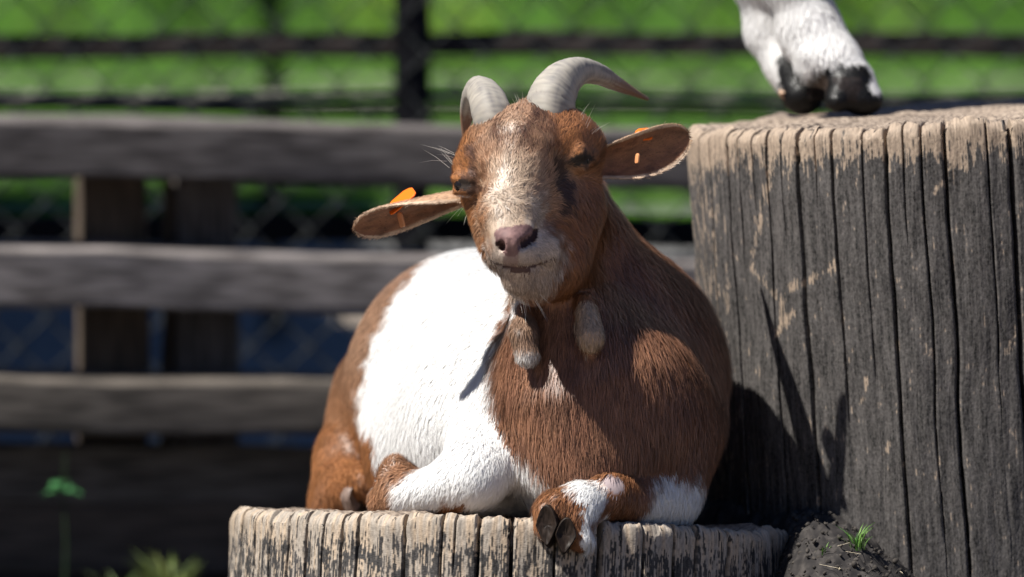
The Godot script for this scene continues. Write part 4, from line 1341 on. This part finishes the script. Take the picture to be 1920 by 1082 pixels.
func build_logs() -> void:
	var topm := textured(noise_tex(0.03, 61, [[0.15, Color(0.06, 0.048, 0.04)], [0.4, Color(0.20, 0.155, 0.122)], [0.7, Color(0.31, 0.248, 0.195)], [1.0, Color(0.40, 0.33, 0.27)]], 512, 5), Vector3(6, 6, 6), 0.85)
	# low log under the resting goat
	var low := thing("low_log", "short cut log with pale worn rim and dark side patches under the goat", "log")
	var rl := 0.327
	low.transform = Transform3D(Basis.from_euler(Vector3(deg_to_rad(-6.4), 0, deg_to_rad(-2.2))), Vector3(0.0029, 0.3030, 0.0850) + Vector3(0, -0.0364, -0.325))
	var cr := []
	for q in [[462, 0.0016, 0.010, 0.3], [489, 0.0022, 0.016, 0.4], [519, 0.0026, 0.016, 0.4], [556, 0.0022, 0.014, 0.4], [586, 0.0024, 0.016, 0.4], [620, 0.0020, 0.012, 0.4], [655, 0.0022, 0.014, 0.4], [685, 0.0026, 0.016, 0.4],
			[769, 0.0024, 0.018, 0.4], [836, 0.0021, 0.014, 0.4], [860, 0.0015, 0.008, 0.06], [902, 0.0026, 0.018, 0.4], [961, 0.0034, 0.024, 0.4], [1040, 0.0018, 0.012, 0.3], [1119, 0.0042, 0.028, 0.4],
			[1196, 0.0020, 0.012, 0.4], [1255, 0.0022, 0.014, 0.4], [1297, 0.0026, 0.016, 0.4], [1353, 0.0030, 0.018, 0.4], [1415, 0.0016, 0.008, 0.3], [1454, 0.0022, 0.012, 0.4]]:
		cr.append([asin(clampf((q[0] - 965.0) / 535.0, -0.985, 0.985)), q[1] * 0.62, q[2], q[3]])
	build_log(low, rl, 0.32, 0.013, cr, log_skin(rl, 0.32, false, [], 3), topm, 4)
	# tall log beside it
	var tall := thing("tall_log", "tall dark weathered log with deep upright cracks beside the goat", "log")
	var rt := 0.31
	tall.transform = Transform3D(Basis.from_euler(Vector3(0, 0, deg_to_rad(3.6))), Vector3(0.5139, 0.7307, -0.4200))
	var ct := []
	for q in [[1305, 0.0020, 0.012, 0.9], [1322, 0.0016, 0.008, 0.5], [1351, 0.0028, 0.020, 0.9], [1370, 0.0018, 0.010, 0.16], [1392, 0.0016, 0.008, 0.10], [1416, 0.0026, 0.018, 0.7], [1444, 0.0014, 0.006, 0.13], [1473, 0.0040, 0.030, 0.9], [1503, 0.0014, 0.007, 0.09],
			[1532, 0.0030, 0.020, 0.35], [1584, 0.0019, 0.012, 0.30], [1625, 0.0034, 0.024, 0.9], [1656, 0.0019, 0.012, 0.14], [1688, 0.0024, 0.016, 0.55], [1730, 0.0038, 0.026, 0.9], [1806, 0.0022, 0.014, 0.35], [1847, 0.0050, 0.034, 0.9], [1913, 0.0026, 0.018, 0.9], [1990, 0.0024, 0.016, 0.7], [2080, 0.003, 0.02, 0.9], [2170, 0.0024, 0.016, 0.7]]:
		ct.append([asin(clampf((q[0] - 1778.0) / 494.0, -0.99, 0.99)), q[1] * 0.46, q[2] * 0.8, q[3]])
	var marks := []
	for q in [[1425, 330, 1398, 470, 0.006], [1395, 510, 1450, 575, 0.005], [1540, 505, 1470, 545, 0.005], [1465, 545, 1445, 620, 0.007], [1760, 295, 1715, 375, 0.006], [1740, 300, 1770, 330, 0.004], [1470, 590, 1440, 640, 0.004], [1870, 620, 1850, 680, 0.004], [1640, 840, 1620, 880, 0.003], [1600, 720, 1590, 760, 0.003]]:
		var f := []
		for k in [0, 2]:
			# the log leans, so the top is shifted against the lower side
			var lean: float = (q[k + 1] - 245.0) * 0.063
			f.append(Vector2(asin(clampf((q[k] - lean - 1778.0) / 494.0, -0.99, 0.99)) * rt, (q[k + 1] - 245.0) / 1680.0))
		marks.append([f[0], f[1], q[4]])
	build_log(tall, rt, 0.72, 0.014, ct, log_skin(rt, 0.72, true, marks, 5), topm, 9)

# ---------- small things ----------
func tuft(at: Vector3, label: String, count: int, spread: float, h: float, w: float, sd: int, c0: Color, c1: Color) -> void:
	var t := thing("grass_tuft", label, "grass", at)
	put("blades", blade_clump(count, spread, h, w, sd, c0, c1), leafy(), t)

func build_small_things() -> void:
	var g0 := Color(0.045, 0.13, 0.02)
	var g1 := Color(0.16, 0.30, 0.06)
	var p := Vector3(0.3837, 0.2566, -0.0400)
	tuft(Vector3(p.x, bank(p.x, p.z) - 0.003, p.z), "bright green grass tuft rooted at the foot of the tall log", 26, 0.025, 0.040, 0.0011, 4, g0, g1)
	p = Vector3(0.3444, 0.2748, -0.0200)
	tuft(Vector3(p.x, bank(p.x, p.z) - 0.002, p.z), "tiny grass sprig between the two logs", 9, 0.016, 0.018, 0.0009, 6, g0, g1)
	p = Vector3(-0.4812, 0.0424, -1.6200)
	tuft(Vector3(p.x, 0.0, p.z), "yellowish grass tuft growing in front of the bottom board", 34, 0.05, 0.11, 0.003, 8, Color(0.12, 0.18, 0.04), Color(0.26, 0.30, 0.08))
	p = Vector3(-0.5531, 0.0462, -1.6200)
	tuft(Vector3(p.x, 0.0, p.z), "low grass clump beside the yellowish tuft", 30, 0.08, 0.075, 0.003, 9, Color(0.06, 0.10, 0.03), Color(0.14, 0.20, 0.06))
	# a weed with broad leaves in the gap under the rails
	var q := Vector3(-0.6371, 0.1625, -1.7000)
	var weed := thing("weed", "small green broad-leaved weed in the gap under the lowest grey rail", "plant", Vector3(q.x, 0, q.z))
	put("stem", tube(PackedVector3Array([Vector3(0, -0.01, 0), Vector3(0.004, q.y * 0.5, 0), Vector3(0, q.y, 0), Vector3(0.004, q.y + 0.05, 0)]), PackedFloat32Array([0.0015, 0.0013, 0.0011, 0.0008]), 8), plain(Color(0.03, 0.06, 0.02)), weed)
	for k in 7:
		var a := TAU * k / 7.0 + 0.3
		var d := Vector3(cos(a), 0.15, sin(a))
		var s := Vector3(-sin(a), 0, cos(a))
		var v := PackedVector3Array()
		var c := PackedColorArray()
		for i in 8:
			var t := i / 7.0
			var w := sin(PI * pow(t, 0.8)) * 0.010
			for e in [-1.0, 0.0, 1.0]:
				v.append(Vector3(0, q.y - 0.006 + (k % 3) * 0.006, 0) + d * t * 0.030 + s * e * w + Vector3(0, absf(e) * w * 0.3 - t * t * 0.008, 0))
				c.append(Color(0.06, 0.20, 0.07))
		put("leaf", grid_mesh(v, 8, 3, false, false, c), leafy(), weed)
	# bits of straw on the earth between the logs
	var r := RandomNumberGenerator.new()
	r.seed = 3
	var stv := PackedVector3Array()
	var sti := PackedInt32Array()
	for k in 46:
		var at := Vector3(r.randf_range(0.34, 0.45), 0, r.randf_range(-0.08, 0.30))
		at.y = bank(at.x, at.z) + 0.002
		var a := r.randf() * TAU
		var d := Vector3(cos(a), r.randf_range(-0.1, 0.25), sin(a)) * r.randf_range(0.004, 0.017)
		var s := Vector3(-sin(a), 0.3, cos(a)) * 0.0003
		var b := stv.size()
		stv.append_array([at - d - s, at - d + s, at + d - s, at + d + s])
		sti.append_array([b, b + 1, b + 2, b + 1, b + 3, b + 2])
	var straw := put("straw", arrays_mesh(stv, smooth_normals(stv, sti), sti), plain(Color(0.42, 0.36, 0.26)))
	straw.set_meta("kind", "stuff")
	straw.set_meta("label", "pale straw bits scattered on the earth between the logs")
	straw.set_meta("category", "straw")
	# crumbs of earth on the bank
	var lump := SphereMesh.new()
	lump.radius = 1.0
	lump.height = 2.0
	lump.radial_segments = 7
	lump.rings = 4
	var mm := MultiMesh.new()
	mm.transform_format = MultiMesh.TRANSFORM_3D
	mm.mesh = lump
	mm.instance_count = 2600
	for k in 2600:
		var at := Vector3(r.randf_range(0.28, 0.52), 0, r.randf_range(-0.16, 0.30))
		at.y = bank(at.x, at.z)
		var sz := 0.0008 + 0.0032 * pow(r.randf(), 3.0)
		mm.set_instance_transform(k, Transform3D(Basis(Vector3(r.randf() - 0.5, r.randf() - 0.5, r.randf() - 0.5).normalized(), r.randf() * TAU) * Basis.from_scale(Vector3(sz, sz * r.randf_range(0.5, 0.9), sz * r.randf_range(0.6, 1.3))), at))
	var crumbs := MultiMeshInstance3D.new()
	crumbs.name = "soil_crumbs"
	crumbs.multimesh = mm
	crumbs.material_override = textured(noise_tex(0.02, 23, [[0.0, Color(0.025, 0.023, 0.022)], [0.6, Color(0.06, 0.053, 0.047)], [1.0, Color(0.13, 0.115, 0.10)]], 256), Vector3(9, 9, 9), 0.95, 0.1)
	(crumbs.material_override as StandardMaterial3D).uv1_world_triplanar = true
	add_child(crumbs)
	crumbs.set_meta("kind", "stuff")
	crumbs.set_meta("label", "dark crumbs of earth lying on the bank between the logs")
	crumbs.set_meta("category", "soil")
	print("done ", Time.get_ticks_msec())

# ---------- shrubs beyond the path ----------
func shrub_crown(sd: int, c0: Color, c1: Color) -> ArrayMesh:
	var r := RandomNumberGenerator.new()
	r.seed = sd
	var v := PackedVector3Array()
	var n := PackedVector3Array()
	var c := PackedColorArray()
	var idx := PackedInt32Array()
	for k in 46:
		var a := r.randf() * TAU
		var e := r.randf_range(0.05, 1.0)
		var mid := Vector3(cos(a) * 0.85 * sqrt(1.0 - e * e * 0.7), 0.25 + e * 2.1, sin(a) * 0.6) * r.randf_range(0.65, 1.05)
		var tone := c0.lerp(c1, r.randf())
		var size := r.randf_range(0.16, 0.36)
		for q in 46:
			var d := Vector3(r.randfn(), r.randfn(), r.randfn()).normalized()
			var p := mid + d * size * pow(r.randf(), 0.4)
			var x := Vector3(r.randfn(), r.randfn(), r.randfn()).normalized()
			var y := x.cross(d).normalized()
			var s := r.randf_range(0.03, 0.06)
			var b := v.size()
			v.append_array([p - x * s, p + y * s * 0.5, p + x * s, p - y * s * 0.5])
			var nn := x.cross(y)
			for i in 4:
				n.append(nn)
				c.append(tone)
			idx.append_array([b, b + 1, b + 2, b, b + 2, b + 3])
	return arrays_mesh(v, smooth_normals(v, idx), idx, c)

func build_shrubs() -> void:
	var kinds := [["bright yellow-green shrub in the leafy row beyond the pale path", Color(0.13, 0.24, 0.02), Color(0.26, 0.38, 0.05)],
		["deep green shrub in the leafy row beyond the pale path", Color(0.008, 0.035, 0.006), Color(0.03, 0.09, 0.014)],
		["mid green shrub in the leafy row beyond the pale path", Color(0.05, 0.15, 0.015), Color(0.12, 0.25, 0.03)]]
	var bark := plain(Color(0.06, 0.045, 0.03))
	var crowns := []
	for k in 3:
		crowns.append(shrub_crown(90 + k, kinds[k][1], kinds[k][2]))
	var order := [2, 1, 0, 2, 0, 2, 1, 2, 0, 1, 2, 0, 2, 2, 1, 0, 2, 1]
	for i in order.size():
		var k: int = order[i]
		var o := thing("shrub", kinds[k][0], "shrub", Vector3(-8.5 + i * 1.0, 0, -37.5 - (i * 7 % 5) * 0.7), "shrubs in the row beyond the path")
		o.rotation.y = i * 1.3
		o.scale = Vector3.ONE * (0.9 + (i * 5 % 7) * 0.05)
		put("crown", crowns[k], leafy(), o)
		put("trunk", tube(PackedVector3Array([Vector3(0, -0.05, 0), Vector3(0.03, 0.5, 0), Vector3(-0.02, 1.2, 0.03)]), PackedFloat32Array([0.05, 0.04, 0.015]), 8), bark, o)

# a timber barn beside the yard, out of the picture, whose shade lies across the yard behind the fence
func build_barn() -> void:
	var o := thing("barn", "long weathered timber barn standing beside the yard behind the fence", "barn")
	var m := wood(71, Color(0.10, 0.085, 0.07), Color(0.22, 0.19, 0.16))
	var roofm := plain(Color(0.10, 0.075, 0.065), 0.8)
	for q in [[-6.3, -2.9, 5.0], [-14.0, -6.3, 3.35]]:
		var z0: float = q[0]
		var z1: float = q[1]
		var h: float = q[2]
		var k := int((z1 - z0) / 0.2)
		for i in k:
			var b := BoxMesh.new()
			b.size = Vector3(0.03, h, (z1 - z0) / k - 0.004)
			put("plank", b, m, o).position = Vector3(-2.6, h / 2.0, z0 + (i + 0.5) * (z1 - z0) / k)
		for zz in [z0 + 0.03, z1 - 0.03]:
			var e := BoxMesh.new()
			e.size = Vector3(5.0, h, 0.05)
			put("end_wall", e, m, o).position = Vector3(-5.12, h / 2.0, zz)
		var w := BoxMesh.new()
		w.size = Vector3(0.05, h, z1 - z0)
		put("back_wall", w, m, o).position = Vector3(-7.65, h / 2.0, (z0 + z1) / 2.0)
		var r := BoxMesh.new()
		r.size = Vector3(5.3, 0.08, z1 - z0 - 0.01)
		put("roof", r, roofm, o).position = Vector3(-5.14, h + 0.045, (z0 + z1) / 2.0)
